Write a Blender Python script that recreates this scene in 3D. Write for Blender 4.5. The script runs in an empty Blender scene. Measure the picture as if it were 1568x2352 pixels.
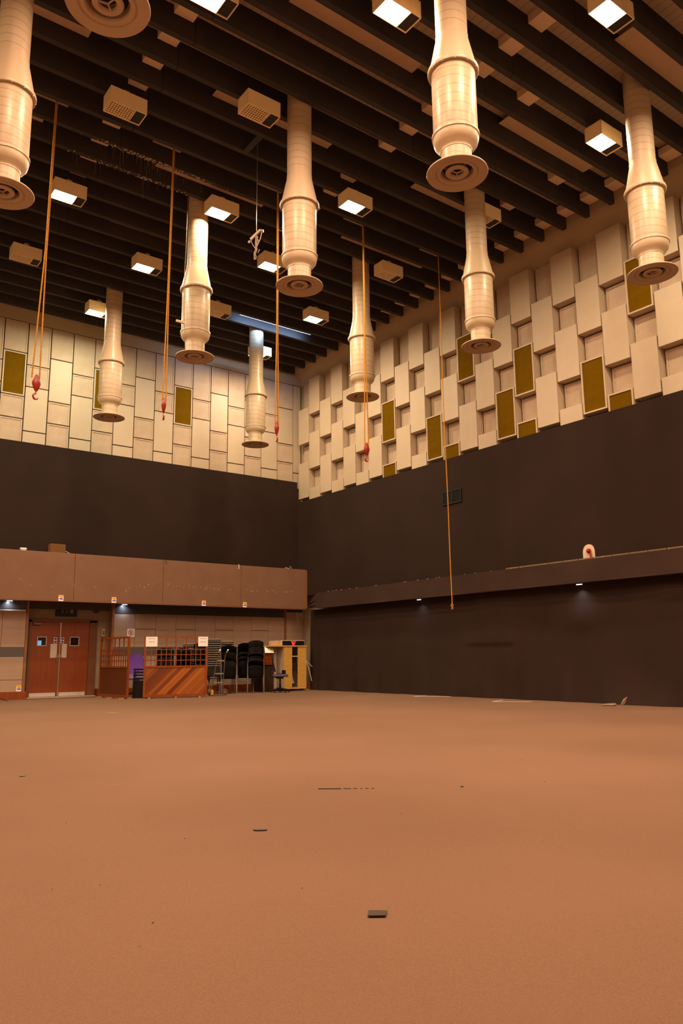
import bpy, bmesh, math, random
from mathutils import Vector, Matrix
random.seed(7)
C = bpy.context.scene.collection
SC = bpy.context.scene
PI = math.pi

# ------------------------------------------------------------------ camera
F_PX, YAW, PITCH, ROLL = 1786.8, 0.64326509, 0.18473461, -0.01050636
CAM_H = 1.0
cd = bpy.data.cameras.new('camera'); cam = bpy.data.objects.new('camera', cd); C.objects.link(cam)
fw = Vector((math.sin(YAW)*math.cos(PITCH), math.cos(YAW)*math.cos(PITCH), math.sin(PITCH)))
rt = Vector((math.cos(YAW), -math.sin(YAW), 0)); up = rt.cross(fw)
r2 = math.cos(ROLL)*rt + math.sin(ROLL)*up; u2 = math.cos(ROLL)*up - math.sin(ROLL)*rt
cam.matrix_world = Matrix(((r2.x, u2.x, -fw.x, 0), (r2.y, u2.y, -fw.y, 0), (r2.z, u2.z, -fw.z, CAM_H), (0, 0, 0, 1)))
cd.sensor_fit = 'VERTICAL'; cd.sensor_height = 36.0; cd.lens = F_PX/2352*36.0
cd.clip_start = 0.05; cd.clip_end = 200
SC.camera = cam

# ------------------------------------------------------------------ exposure, world
LAMP_W = 190.0
SC.view_settings.view_transform = 'Standard'; SC.view_settings.look = 'None'
SC.view_settings.gamma = 1.0; SC.view_settings.use_curve_mapping = False
SC.view_settings.exposure = 0.0
w = bpy.data.worlds.new('world'); SC.world = w; w.use_nodes = True
w.node_tree.nodes['Background'].inputs[0].default_value = (0.02, 0.015, 0.012, 1)
w.node_tree.nodes['Background'].inputs[1].default_value = 0.3

WARM = (1.0, 0.72, 0.47)
PINK = (1.0, 0.64, 0.42)
YELL = (1.0, 0.78, 0.50)
COOL = (0.80, 0.79, 0.54)
# x, y, on, colour of the light
LAMPS = [(6.78, 7.53, 1, PINK), (9.40, 5.64, 1, PINK), (4.30, 11.95, 0, 0), (6.24, 10.63, 0, 0), (4.32, 15.13, 1, COOL),
         (7.20, 13.82, 1, PINK), (9.40, 11.93, 1, YELL), (11.90, 7.51, 1, YELL), (4.31, 18.27, 0, 0), (6.85, 17.03, 1, PINK),
         (9.32, 15.16, 1, YELL), (11.94, 13.84, 0, 0), (6.78, 20.2, 1, COOL), (9.48, 18.31, 0, 0), (11.93, 17.04, 1, YELL),
         (12.0, 10.62, 0, 0), (12.0, 20.25, 1, YELL), (4.44, 8.92, 1, PINK)]
# the same grid carries on outside the frame, behind and left of the camera
LAMPS += [(1.7, 7.5, 1, PINK), (1.7, 13.8, 1, WARM), (1.7, 20.2, 1, COOL), (-0.8, 11.95, 1, WARM), (-0.8, 18.3, 1, WARM), (1.7, 17.0, 1, WARM),
          (4.3, 5.7, 1, PINK), (4.3, 2.5, 1, PINK), (-0.8, 5.7, 1, PINK), (1.7, 1.1, 1, WARM), (6.8, 4.3, 1, PINK), (6.8, 1.1, 1, WARM), (9.4, 2.5, 1, PINK),
          (12.0, 4.3, 1, YELL), (12.0, -2.0, 1, WARM), (-0.8, -0.7, 1, WARM), (4.3, -0.7, 1, WARM), (9.4, -0.7, 1, WARM)]

# ------------------------------------------------------------------ helpers
def lin(c):
    return tuple((x/255/12.92 if x/255 <= 0.04045 else ((x/255+0.055)/1.055)**2.4) for x in c)

MATS = {}
def mat(name, col, rough=0.7, metal=0.0, noise=0.0, nscale=8.0, bump=0.0, bscale=200.0, stretch=None, col2=None, emit=None, estr=0.0, spec=0.5):
    if name in MATS: return MATS[name]
    m = bpy.data.materials.new(name); m.use_nodes = True
    nt = m.node_tree; b = nt.nodes['Principled BSDF']
    b.inputs['Roughness'].default_value = rough; b.inputs['Metallic'].default_value = metal
    b.inputs['Specular IOR Level'].default_value = spec
    b.inputs['Base Color'].default_value = (*col, 1)
    tc = nt.nodes.new('ShaderNodeTexCoord')
    if noise > 0 or col2:
        mp = nt.nodes.new('ShaderNodeMapping'); nt.links.new(tc.outputs['Object'], mp.inputs[0])
        if stretch: mp.inputs['Scale'].default_value = stretch
        n = nt.nodes.new('ShaderNodeTexNoise'); n.inputs['Scale'].default_value = nscale; n.inputs['Detail'].default_value = 6
        nt.links.new(mp.outputs[0], n.inputs['Vector'])
        r = nt.nodes.new('ShaderNodeValToRGB'); nt.links.new(n.outputs['Fac'], r.inputs[0])
        a = col2 if col2 else tuple(max(0, x*(1-noise)) for x in col)
        c = col if col2 else tuple(min(1, x*(1+noise)) for x in col)
        r.color_ramp.elements[0].position = 0.3; r.color_ramp.elements[1].position = 0.7
        r.color_ramp.elements[0].color = (*a, 1); r.color_ramp.elements[1].color = (*c, 1)
        nt.links.new(r.outputs[0], b.inputs['Base Color'])
    if bump > 0:
        n2 = nt.nodes.new('ShaderNodeTexNoise'); n2.inputs['Scale'].default_value = bscale; n2.inputs['Detail'].default_value = 4
        nt.links.new(tc.outputs['Object'], n2.inputs['Vector'])
        bp = nt.nodes.new('ShaderNodeBump'); bp.inputs['Strength'].default_value = bump; bp.inputs['Distance'].default_value = 0.01
        nt.links.new(n2.outputs['Fac'], bp.inputs['Height']); nt.links.new(bp.outputs[0], b.inputs['Normal'])
    if emit:
        b.inputs['Emission Color'].default_value = (*emit, 1); b.inputs['Emission Strength'].default_value = estr
    MATS[name] = m
    return m

class MB:
    def __init__(s): s.bm = bmesh.new(); s.M = Matrix.Identity(4)
    def _add(s, vs, fs):
        v = [s.bm.verts.new(s.M @ Vector(p)) for p in vs]
        for f in fs:
            try: s.bm.faces.new([v[i] for i in f])
            except ValueError: pass
        return v
    def box(s, x0, x1, y0, y1, z0, z1, bev=0.0):
        tmp = bmesh.new()
        bmesh.ops.create_cube(tmp, size=1.0)
        for v in tmp.verts:
            v.co = Vector(((x0+x1)/2 + v.co.x*(x1-x0), (y0+y1)/2 + v.co.y*(y1-y0), (z0+z1)/2 + v.co.z*(z1-z0)))
        if bev > 0: bmesh.ops.bevel(tmp, geom=tmp.edges[:], offset=bev, segments=2, affect='EDGES', profile=0.5)
        tmp.verts.ensure_lookup_table(); tmp.verts.index_update()
        s._add([v.co.copy() for v in tmp.verts], [[v.index for v in f.verts] for f in tmp.faces]); tmp.free()
        return s
    def bar(s, p, q, wx, wy, upv=(0, 0, 1)):
        p = Vector(p); q = Vector(q); d = (q-p); L = d.length; d.normalize()
        u = Vector(upv)
        if abs(d.dot(u)) > 0.98: u = Vector((1, 0, 0))
        a = d.cross(u).normalized(); b = a.cross(d).normalized()
        vs = []
        for e in (p, q):
            for sx, sy in ((-1, -1), (1, -1), (1, 1), (-1, 1)): vs.append(e + a*sx*wx/2 + b*sy*wy/2)
        s._add(vs, [[3, 2, 1, 0], [4, 5, 6, 7], [0, 1, 5, 4], [1, 2, 6, 5], [2, 3, 7, 6], [3, 0, 4, 7]]); return s
    def tube(s, pts, r, n=8, cap=True):
        pts = [Vector(p) for p in pts]; rings = []
        rr = r if isinstance(r, (list, tuple)) else [r]*len(pts)
        prev = None
        for i, p in enumerate(pts):
            if i == 0: d = pts[1]-pts[0]
            elif i == len(pts)-1: d = pts[-1]-pts[-2]
            else: d = (pts[i+1]-p).normalized() + (p-pts[i-1]).normalized()
            if d.length < 1e-9: d = Vector((0, 0, 1))
            d.normalize()
            if prev is None: prev = Vector((1, 0, 0)) if abs(d.x) < 0.9 else Vector((0, 1, 0))
            a = (prev - d*prev.dot(d)).normalized(); prev = a; b = d.cross(a)
            rings.append([s.bm.verts.new(s.M @ (p + (a*math.cos(2*PI*k/n) + b*math.sin(2*PI*k/n))*rr[i])) for k in range(n)])
        for i in range(len(rings)-1):
            for k in range(n):
                s.bm.faces.new([rings[i][k], rings[i][(k+1) % n], rings[i+1][(k+1) % n], rings[i+1][k]])
        if cap:
            s.bm.faces.new(rings[0][::-1]); s.bm.faces.new(rings[-1])
        return s
    def lathe(s, prof, n=32, close=False):
        rings = []
        for r, z in prof:
            if r < 1e-6: rings.append([s.bm.verts.new(s.M @ Vector((0, 0, z)))])
            else: rings.append([s.bm.verts.new(s.M @ Vector((r*math.cos(2*PI*k/n), r*math.sin(2*PI*k/n), z))) for k in range(n)])
        rr = rings + ([rings[0]] if close else [])
        for a, b in zip(rr[:-1], rr[1:]):
            for k in range(n):
                k2 = (k+1) % n
                if len(a) == 1 and len(b) == 1: continue
                if len(a) == 1: s.bm.faces.new([a[0], b[k2], b[k]])
                elif len(b) == 1: s.bm.faces.new([a[k], a[k2], b[0]])
                else: s.bm.faces.new([a[k], a[k2], b[k2], b[k]])
        return s
    def studs(s, rr, zz, n=12):
        for k in range(n):
            a = 2*PI*k/n; s.box(rr*math.cos(a)-.007, rr*math.cos(a)+.007, rr*math.sin(a)-.007, rr*math.sin(a)+.007, zz-.008, zz+.006)
        return s
    def poly(s, pts, n, t):      # flat outline pts (3D), extruded by n*t
        pts = [Vector(p) for p in pts]; n = Vector(n)*t; k = len(pts)
        s._add(pts + [p+n for p in pts], [list(range(k))[::-1], list(range(k, 2*k))] + [[i, (i+1) % k, (i+1) % k + k, i+k] for i in range(k)]); return s
    def grid(s, fn, nu, nv):
        g = [[s.bm.verts.new(s.M @ Vector(fn(i/nu, j/nv))) for j in range(nv+1)] for i in range(nu+1)]
        for i in range(nu):
            for j in range(nv): s.bm.faces.new([g[i][j], g[i+1][j], g[i+1][j+1], g[i][j+1]])
        return s
    def solid(s, t):
        bmesh.ops.solidify(s.bm, geom=s.bm.faces[:], thickness=t); return s
    def build(s, name, m, parent=None, smooth=False):
        bmesh.ops.recalc_face_normals(s.bm, faces=s.bm.faces[:])
        me = bpy.data.meshes.new(name); s.bm.to_mesh(me); s.bm.free()
        me.materials.append(m)
        if smooth:
            for p in me.polygons: p.use_smooth = True
            try: me.set_sharp_from_angle(angle=0.6)
            except Exception: pass
        o = bpy.data.objects.new(name, me); C.objects.link(o)
        if parent: o.parent = parent
        return o

def tag(o, label, cat, group=None, kind=None):
    o['label'] = label; o['category'] = cat
    if group: o['group'] = group
    if kind: o['kind'] = kind
    return o
def empty(name, loc=(0, 0, 0), rz=0.0, label=None, cat=None, group=None):
    o = bpy.data.objects.new(name, None); C.objects.link(o); o.location = loc; o.rotation_euler = (0, 0, rz); o.empty_display_size = 0.1
    if label: tag(o, label, cat, group)
    return o
def struct(o):
    o['kind'] = 'structure'; return o
def copy_tree(root, loc=None, rz=None, label=None, group=None):
    c = root.copy(); C.objects.link(c)
    if loc is not None: c.location = loc
    if rz is not None: c.rotation_euler = (0, 0, rz)
    if label: c['label'] = label
    if group: c['group'] = group
    for ch in [o for o in CH.get(root.name, [])]:
        d = ch.copy(); C.objects.link(d); d.parent = c
        for g in CH.get(ch.name, []):
            e = g.copy(); C.objects.link(e); e.parent = d
    return c
CH = {}
def reg(root):                      # remember the children of a prototype for copying
    CH[root.name] = [o for o in C.objects if o.parent == root]
    for ch in CH[root.name]: CH[ch.name] = [o for o in C.objects if o.parent == ch]
ORD = ['first', 'second', 'third', 'fourth', 'fifth', 'sixth', 'seventh', 'eighth', 'ninth', 'tenth', 'eleventh', 'twelfth', 'thirteenth',
       'fourteenth', 'fifteenth', 'sixteenth', 'seventeenth', 'eighteenth', 'nineteenth', 'twentieth', 'twenty-first', 'twenty-second',
       'twenty-third', 'twenty-fourth', 'twenty-fifth', 'twenty-sixth', 'twenty-seventh', 'twenty-eighth', 'twenty-ninth', 'thirtieth',
       'thirty-first', 'thirty-second', 'thirty-third', 'thirty-fourth', 'thirty-fifth', 'thirty-sixth', 'thirty-seventh', 'thirty-eighth']

# ------------------------------------------------------------------ materials
M_cream = mat('cream_paint', (0.46, 0.355, 0.25), 0.6, noise=0.03, nscale=3)
M_cream2 = mat('cream_fabric', (0.44, 0.325, 0.23), 0.9, noise=0.06, nscale=5, bump=0.15, bscale=300)
M_block = mat('block_paint', (0.82, 0.60, 0.41), 0.8, noise=0.05, nscale=3)
M_house = mat('lamp_housing', (0.86, 0.66, 0.38), 0.5)
M_plaster = mat('plaster', (0.33, 0.235, 0.14), 0.85, noise=0.05, nscale=1.5)
M_groove = mat('groove', (0.065, 0.047, 0.022), 0.9)
M_gold = mat('mustard_fabric', (0.125, 0.062, 0.001), 1.0, noise=0.08, nscale=6, bump=0.2, bscale=400, spec=0.05)
M_duct = mat('duct_enamel', (0.475, 0.36, 0.235), 0.38, noise=0.03, nscale=2)
M_disc = mat('diffuser_enamel', (0.50, 0.36, 0.23), 0.5, noise=0.05, nscale=3)
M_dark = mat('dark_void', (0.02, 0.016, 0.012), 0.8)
M_beam = mat('beam_felt', (0.030, 0.022, 0.022), 0.9, noise=0.15, nscale=4, bump=0.1, bscale=150)
M_cloth = mat('black_wool', (0.023, 0.0113, 0.0076), 0.95, noise=0.12, nscale=0.7, bump=0.15, bscale=250, spec=0.2)
M_cloth2 = mat('black_serge', (0.027, 0.0135, 0.0095), 0.95, noise=0.10, nscale=1.2, bump=0.15, bscale=250, spec=0.2)
M_felt = mat('brown_felt', (0.195, 0.100, 0.062), 0.95, noise=0.06, nscale=2.5, bump=0.2, bscale=300, spec=0.2)
M_tan3 = mat('scrap_tan', (0.26, 0.17, 0.11), 0.9)
M_board = mat('beige_board', (0.40, 0.27, 0.19), 0.9, noise=0.05, nscale=2)
M_stripe = mat('grey_stripe', (0.115, 0.09, 0.085), 0.9, noise=0.05)
M_ply = mat('brown_plaster', (0.30, 0.23, 0.16), 0.9)
M_wood = mat('door_veneer', (0.25, 0.050, 0.004), 0.45, nscale=3, stretch=(6, 6, 0.4), col2=(0.20, 0.036, 0.002))
M_wood2 = mat('mahogany', (0.29, 0.060, 0.006), 0.4, nscale=4, stretch=(8, 8, 0.6), col2=(0.17, 0.032, 0.003))
M_trimw = mat('brown_trim', (0.26, 0.10, 0.03), 0.5, noise=0.1)
M_pine = mat('pine_ply', (0.66, 0.38, 0.085), 0.5, nscale=5, stretch=(1, 1, 6), col2=(0.54, 0.28, 0.05))
M_steel = mat('steel', (0.60, 0.58, 0.55), 0.3, 1.0)
M_alu = mat('kick_plate', (0.60, 0.52, 0.46), 0.45, 0.3)
M_white = mat('white_paint', (0.80, 0.78, 0.74), 0.5)
M_paper = mat('paper', (0.86, 0.82, 0.78), 0.8)
M_ink = mat('ink', (0.06, 0.05, 0.05), 0.8)
M_red = mat('red_paint', (0.28, 0.016, 0.006), 0.35)
M_sred = mat('sign_red', (0.50, 0.02, 0.02), 0.6)
M_blue = mat('sign_blue', (0.02, 0.035, 0.30), 0.5)
M_purple = mat('sticker_purple', (0.10, 0.03, 0.34), 0.6)
M_orange = mat('sticker_orange', (0.85, 0.42, 0.03), 0.6)
M_rope = mat('rope', (0.45, 0.20, 0.015), 0.9, noise=0.35, nscale=60)
M_blk = mat('black_plastic', (0.008, 0.007, 0.006), 0.5, spec=.3)
M_blk2 = mat('dark_grey_plastic', (0.022, 0.019, 0.017), 0.6, spec=.3)
M_leg = mat('dull_metal', (0.17, 0.135, 0.11), 0.45, 0.7)
M_violet = mat('violet_upholstery', (0.23, 0.085, 0.50), 0.9, noise=0.06, bump=0.2)
M_navy = mat('grey_upholstery', (0.075, 0.055, 0.075), 0.9, noise=0.1, bump=0.2)
M_rubber = mat('brown_rubber', (0.12, 0.05, 0.025), 0.7)
M_yellow = mat('yellow_plastic', (0.65, 0.42, 0.02), 0.5)
M_glow = mat('lamp_glow', (1, 1, 1), 0.5, emit=(1.0, 0.90, 0.74), estr=9.0)
M_tube = mat('tube_glow', (1, 1, 1), 0.5, emit=(0.55, 0.75, 1.0), estr=10.0)
M_blue_refl = mat('blue_reflection', (0.15, 0.35, 0.6), 0.5, emit=(0.20, 0.50, 0.9), estr=0.55)
M_pane = mat('dark_glass', (0.012, 0.012, 0.013), 0.08)
M_redglow = mat('red_display', (0.5, 0.02, 0.02), 0.4, emit=(1.0, 0.06, 0.04), estr=0.7)
M_tan = mat('pale_laminate', (0.50, 0.38, 0.28), 0.6, noise=0.04)

# ceiling: grooved boards, lines across
M_ceil = mat('ceiling_boards', (0.50, 0.38, 0.27), 0.85)
def line_mask(m, axis, pitch, width, dark, helical=False):
    nt = m.node_tree; b = nt.nodes['Principled BSDF']
    tc = nt.nodes.new('ShaderNodeTexCoord'); sp = nt.nodes.new('ShaderNodeSeparateXYZ'); nt.links.new(tc.outputs['Object'], sp.inputs[0])
    src = sp.outputs[axis]
    def math_(op, a, bb):
        n = nt.nodes.new('ShaderNodeMath'); n.operation = op
        for i, v in enumerate((a, bb)):
            if v is None: continue
            if isinstance(v, (int, float)): n.inputs[i].default_value = v
            else: nt.links.new(v, n.inputs[i])
        return n.outputs[0]
    if helical:
        at = math_('ARCTAN2', sp.outputs['Y'], sp.outputs['X']); src = math_('ADD', src, math_('MULTIPLY', at, pitch/(2*PI)))
    md = math_('FLOORED_MODULO', src, pitch); lt = math_('LESS_THAN', md, width)
    mx = nt.nodes.new('ShaderNodeMix'); mx.data_type = 'RGBA'
    nt.links.new(lt, mx.inputs[0])
    old = b.inputs['Base Color'].links
    if old: nt.links.new(old[0].from_socket, mx.inputs[6])
    else: mx.inputs[6].default_value = b.inputs['Base Color'].default_value
    mx.inputs[7].default_value = (*dark, 1)
    nt.links.new(mx.outputs[2], b.inputs['Base Color'])
line_mask(M_ceil, 'X', 0.16, 0.008, (0.16, 0.11, 0.07))
M_duct_s = mat('duct_spiral', (0.475, 0.36, 0.235), 0.36, noise=0.03, nscale=2)
line_mask(M_duct_s, 'Z', 0.132, 0.009, (0.30, 0.20, 0.12), helical=True)

# floor: worn carpet
M_floor = bpy.data.materials.new('carpet'); M_floor.use_nodes = True
def _floor():
    nt = M_floor.node_tree; b = nt.nodes['Principled BSDF']; b.inputs['Roughness'].default_value = 0.95; b.inputs['Specular IOR Level'].default_value = 0.15
    tc = nt.nodes.new('ShaderNodeTexCoord')
    def noise(sc, det=5):
        n = nt.nodes.new('ShaderNodeTexNoise'); n.inputs['Scale'].default_value = sc; n.inputs['Detail'].default_value = det
        nt.links.new(tc.outputs['Object'], n.inputs['Vector']); return n.outputs['Fac']
    r = nt.nodes.new('ShaderNodeValToRGB'); nt.links.new(noise(0.35, 3), r.inputs[0])
    r.color_ramp.elements[0].position = 0.35; r.color_ramp.elements[1].position = 0.65
    r.color_ramp.elements[0].color = (0.180, 0.098, 0.060, 1); r.color_ramp.elements[1].color = (0.205, 0.112, 0.069, 1)
    r2_ = nt.nodes.new('ShaderNodeValToRGB'); nt.links.new(noise(160, 2), r2_.inputs[0])
    r2_.color_ramp.elements[0].position = 0.3; r2_.color_ramp.elements[1].position = 0.7
    r2_.color_ramp.elements[0].color = (0.86, 0.86, 0.86, 1); r2_.color_ramp.elements[1].color = (1.06, 1.06, 1.06, 1)
    mx = nt.nodes.new('ShaderNodeMix'); mx.data_type = 'RGBA'; mx.blend_type = 'MULTIPLY'; mx.inputs[0].default_value = 1
    nt.links.new(r.outputs[0], mx.inputs[6]); nt.links.new(r2_.outputs[0], mx.inputs[7]); 
    # small specks of lint and dirt
    v = nt.nodes.new('ShaderNodeTexVoronoi'); v.inputs['Scale'].default_value = 2.2; nt.links.new(tc.outputs['Object'], v.inputs['Vector'])
    lt = nt.nodes.new('ShaderNodeMath'); lt.operation = 'LESS_THAN'; lt.inputs[1].default_value = 0.016; nt.links.new(v.outputs['Distance'], lt.inputs[0])
    mx2 = nt.nodes.new('ShaderNodeMix'); mx2.data_type = 'RGBA'; nt.links.new(lt.outputs[0], mx2.inputs[0])
    nt.links.new(mx.outputs[2], mx2.inputs[6]); mx2.inputs[7].default_value = (0.10, 0.05, 0.03, 1)
    nt.links.new(mx2.outputs[2], b.inputs['Base Color'])
    bp = nt.nodes.new('ShaderNodeBump'); bp.inputs['Strength'].default_value = 0.35; bp.inputs['Distance'].default_value = 0.01
    nt.links.new(noise(220, 3), bp.inputs['Height']); nt.links.new(bp.outputs[0], b.inputs['Normal'])
_floor()

# ------------------------------------------------------------------ room shell
X0, X1, Y0, Y1 = -3.2, 14.78, -4.0, 22.06
ZB, ZC = 10.85, 11.35            # beam soffit, ceiling
XE = 14.35                       # beam ends / bulkhead face
def fz(x, y):                    # slight ripples of the carpet
    return 0.010*math.sin(x*0.9+y*0.6) * math.sin(y*0.8-x*0.3) + 0.006*math.sin(2.1*x+1.3*y)
g = MB(); g.grid(lambda u, v: (X0+(X1-X0+0.3)*u, Y0+(22.9-Y0)*v, 0.0 if v > 0.68 or u > 0.72 else fz(X0+(X1-X0)*u, Y0+(22.9-Y0)*v)*min(1, (0.68-v)*6)*min(1, (0.72-u)*6)), 90, 130)
struct(g.build('floor', M_floor, smooth=True))
struct(MB().box(X0-.2, XE+0.01, Y0-.2, Y1+.1, ZC, ZC+0.15).build('ceiling', M_ceil))
struct(MB().box(X0-.2, X0, Y0-.2, 22.9, 0, ZC+.1).build('wall_left', M_cream2))
struct(MB().box(X0-.2, X1+.3, Y0-.2, Y0, 0, ZC+.1).build('wall_front', M_cream2))
struct(MB().box(X1, X1+.2, Y0-.2, 22.9, 0, ZC+.1).build('wall_right', M_plaster))
# upper back wall (backing of the panels) and plaster above it
struct(MB().box(X0-.2, X1+.2, Y1, Y1+.15, 2.4, 10.5).build('wall_back', M_groove))
struct(MB().box(X0-.2, X1+.2, 21.985, Y1+.15, 10.49, ZC+.1).build('trim_1', M_plaster))
# bulkhead and cove above the right hand panels
g = MB()
prof = [(XE, ZC+0.01), (XE, 10.93)] + [(XE + 0.40*math.sin(a), 10.46 + 0.47*math.cos(a)) for a in [i*PI/2/9 for i in range(0, 10)]]
pts = [(x, Y0, z) for x, z in prof] + [(X1+.05, Y0, 10.46), (X1+.05, Y0, ZC+0.01)]
g.poly(pts, (0, 1, 0), 21.985-Y0)
struct(g.build('trim_2', M_plaster, smooth=True))
# lower back wall with the door recess between x 5.90 and 8.25
YW = 22.0
g = MB()
g.box(X0-.2, 5.88, YW, YW+.1, 0, 2.6); g.box(8.25, X1+.2, YW, YW+.1, 0, 2.6)
struct(g.build('wall_back_lower', M_groove))
g = MB()
g.box(5.88, 6.08, 22.35, 22.45, 0, 2.62); g.box(7.88, 8.27, 22.35, 22.45, 0, 2.62); g.box(6.08, 7.88, 22.35, 22.45, 2.06, 2.62)
g.box(5.84, 5.88, YW+.1, 22.45, 0, 2.62); g.box(8.25, 8.29, YW+.1, 22.45, 0, 2.62)
struct(g.build('wall_recess', M_ply))
# wall boards below the balcony: joints every 0.645 m, dark stripe, boarding
g = MB()
cols = [8.27, 8.9, 9.54, 10.19, 10.84, 11.5, 12.15, 12.8, 13.44, 14.06]
for i in range(len(cols)-1):
    a, b_ = cols[i]+.005, cols[i+1]-.005
    if i % 2 == 1: g.box(a, b_, YW-.02, YW, 1.885, 2.315); g.box(a, b_, YW-.02, YW, 1.36, 1.87)
    else: g.box(a, b_, YW-.02, YW, 1.36, 2.315)
    g.box(a, b_, YW-.02, YW, 0.51, 1.10); g.box(a, b_, YW-.02, YW, 0.2, 0.50)
g.box(14.14, X1, YW-.02, YW, 1.36, 2.5); g.box(14.14, X1, YW-.02, YW, 0.2, 1.10)
cl = [-3.2, -2.5, -1.85, -1.2, -.55, .1, .75, 1.4, 2.05, 2.7, 3.35, 4.0, 4.6, 5.24, 5.84]
for i in range(len(cl)-1):
    a, b_ = cl[i]+.005, cl[i+1]-.005
    g.box(a, b_, YW-.02, YW, 1.36, 2.31); g.box(a, b_, YW-.02, YW, 0.51, 1.10); g.box(a, b_, YW-.02, YW, 0.2, 0.50)
struct(g.build('trim_3', M_board))
g = MB(); g.box(X0, 5.84, YW-.015, YW, 1.10, 1.36); g.box(8.27, X1, YW-.015, YW, 1.10, 1.36)
struct(g.build('trim_4', M_stripe))
g = MB(); g.box(8.27, 14.06, YW-.03, YW, 2.315, 2.6); g.box(X0, 5.84, YW-.03, YW, 2.37, 2.6)
struct(g.build('trim_5', mat('black_band', (0.05, 0.048, 0.05), 0.35)))
g = MB(); g.box(5.84, 5.90, YW-.04, YW+.1, 0.2, 2.6); g.box(8.20, 8.27, YW-.04, YW+.1, 0.2, 2.6); g.box(14.06, 14.14, YW-.03, YW, 0.2, 2.6)
struct(g.build('trim_6', M_trimw))
g = MB(); g.box(X0, 5.92, YW-.10, YW, 0, 0.2); g.box(8.2, X1, YW-.10, YW, 0, 0.2); g.box(5.88, 5.98, YW, 22.36, 0, .2); g.box(7.92, 8.25, YW+.05, 22.36, 0, 0.2)
struct(g.build('baseboard_back', M_wood2))

# ------------------------------------------------------------------ double door
struct_door = empty('door_1'); struct(struct_door)
g = MB(); g.box(6.02, 6.09, 22.28, 22.4, 0, 2.1); g.box(7.68, 7.90, 22.28, 22.4, 0, 2.1); g.box(6.02, 7.90, 22.28, 22.4, 2.05, 2.12)
g.build('door_frame', mat('door_frame_wood', (0.15, 0.045, 0.013), 0.5), struct_door)
g = MB(); g.box(6.02, 7.9, 22.2, 22.4, 0, 0.02); g.build('threshold', M_tan, struct_door)
for side, (a, b_) in (('l', (6.09, 6.865)), ('r', (6.875, 7.68))):
    wa, wb = ((6.27, 6.49) if side == 'l' else (7.16, 7.39))
    g = MB()
    for bx in ((a, b_, 0.02, 1.41), (a, b_, 1.63, 2.05), (a, wa, 1.41, 1.63), (wb, b_, 1.41, 1.63)): g.box(bx[0], bx[1], 22.32, 22.36, bx[2], bx[3])
    leaf = g.build('door_leaf', M_wood, struct_door)
    g = MB()
    for bx in ((wa-.015, wb+.015, 1.395, 1.412), (wa-.015, wb+.015, 1.628, 1.645), (wa-.015, wa+.002, 1.41, 1.63), (wb-.002, wb+.015, 1.41, 1.63)): g.box(bx[0], bx[1], 22.31, 22.33, bx[2], bx[3])
    g.build('vision_frame', M_alu, leaf)
    MB().box(wa, wb, 22.335, 22.345, 1.41, 1.63).build('glass_pane', M_pane, leaf)
    pa, pb = ((6.62, 6.80) if side == 'l' else (6.93, 7.07))
    MB().box(pa, pb, 22.31, 22.32, 1.07, 1.45).build('push_plate', M_alu, leaf)
    MB().box(a+.03, b_-.05, 22.31, 22.32, 0.03, 0.13).build('kick_plate', M_alu, leaf)
    sa = 6.70 if side == 'l' else 6.90
    sg = MB().box(sa, sa+.08, 22.308, 22.318, 1.47, 1.63).build('fire_door_sign', M_paper, leaf)
    g = MB()
    for zz in (1.51, 1.59):
        g.M = Matrix.Translation((sa+.04, 22.306, zz)) @ Matrix.Rotation(PI/2, 4, 'X')
        g.lathe([(0, .003), (.032, .003), (.032, -.002), (0, -.002)], 16)
    g.build('blue_discs', M_blue, leaf)
MB().box(6.275, 6.375, 22.328, 22.336, 1.415, 1.54).build('pane_reflection', M_blue_refl, struct_door)  # glowing slab painted in as a blue reflection on the glass
g = MB(); g.box(6.855, 6.885, 22.29, 22.32, 0.02, 2.04); g.build('meeting_strip', M_steel, struct_door)
g = MB(); g.tube([(6.80, 22.31, 1.16), (6.80, 22.25, 1.16), (6.81, 22.25, .98), (6.82, 22.25, .96)], .012); g.box(6.83, 6.93, 22.28, 22.31, 1.08, 1.16); g.box(6.84, 6.90, 22.28, 22.31, .02, .14)
g.build('door_handle', M_steel, struct_door)
g = MB(); g.box(6.12, 6.32, 22.24, 22.31, 1.97, 2.02); g.build('door_closer', M_leg, struct_door)

# exit sign, bell and small plate in the recess
e = empty('exit_sign', (7.0, 22.33, 2.36), label='dark emergency exit sign with running figure, arrow and door above double door', cat='sign')
MB().box(-.29, .29, -.06, .02, -.15, .15, .01).build('sign_box', mat('sign_green', (0.006, 0.012, 0.012), 0.5), e)
g = MB(); mp = mat('sign_mark', (0.20, 0.22, 0.18), 0.5)
g.box(.10, .18, -.066, -.058, -.06, .06)                                   # door
g.box(-.005, .012, -.066, -.058, -.03, .05); g.poly([(-.025, -.066, -.02), (.033, -.066, -.02), (.004, -.066, -.06)], (0, 1, 0), .008)   # arrow down
g.M = Matrix.Translation((-.11, -.062, .05)) @ Matrix.Rotation(PI/2, 4, 'X'); g.lathe([(0, .004), (.014, .004), (.014, -.004), (0, -.004)], 10); g.M = Matrix.Identity(4)
for p, q in (((-.115, .035), (-.125, -.01)), ((-.125, -.01), (-.095, -.035)), ((-.095, -.035), (-.10, -.065)), ((-.125, -.01), (-.155, -.045)), ((-.115, .03), (-.085, .01)), ((-.115, .03), (-.145, .01))):
    g.bar((p[0], -.062, p[1]), (q[0], -.062, q[1]), .008, .012)
g.build('running_figure_mark', mp, e)
e = empty('alarm_bell', (7.84, 22.33, 2.41), label='small dark red round alarm bell on recess wall beside exit sign', cat='bell')
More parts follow.
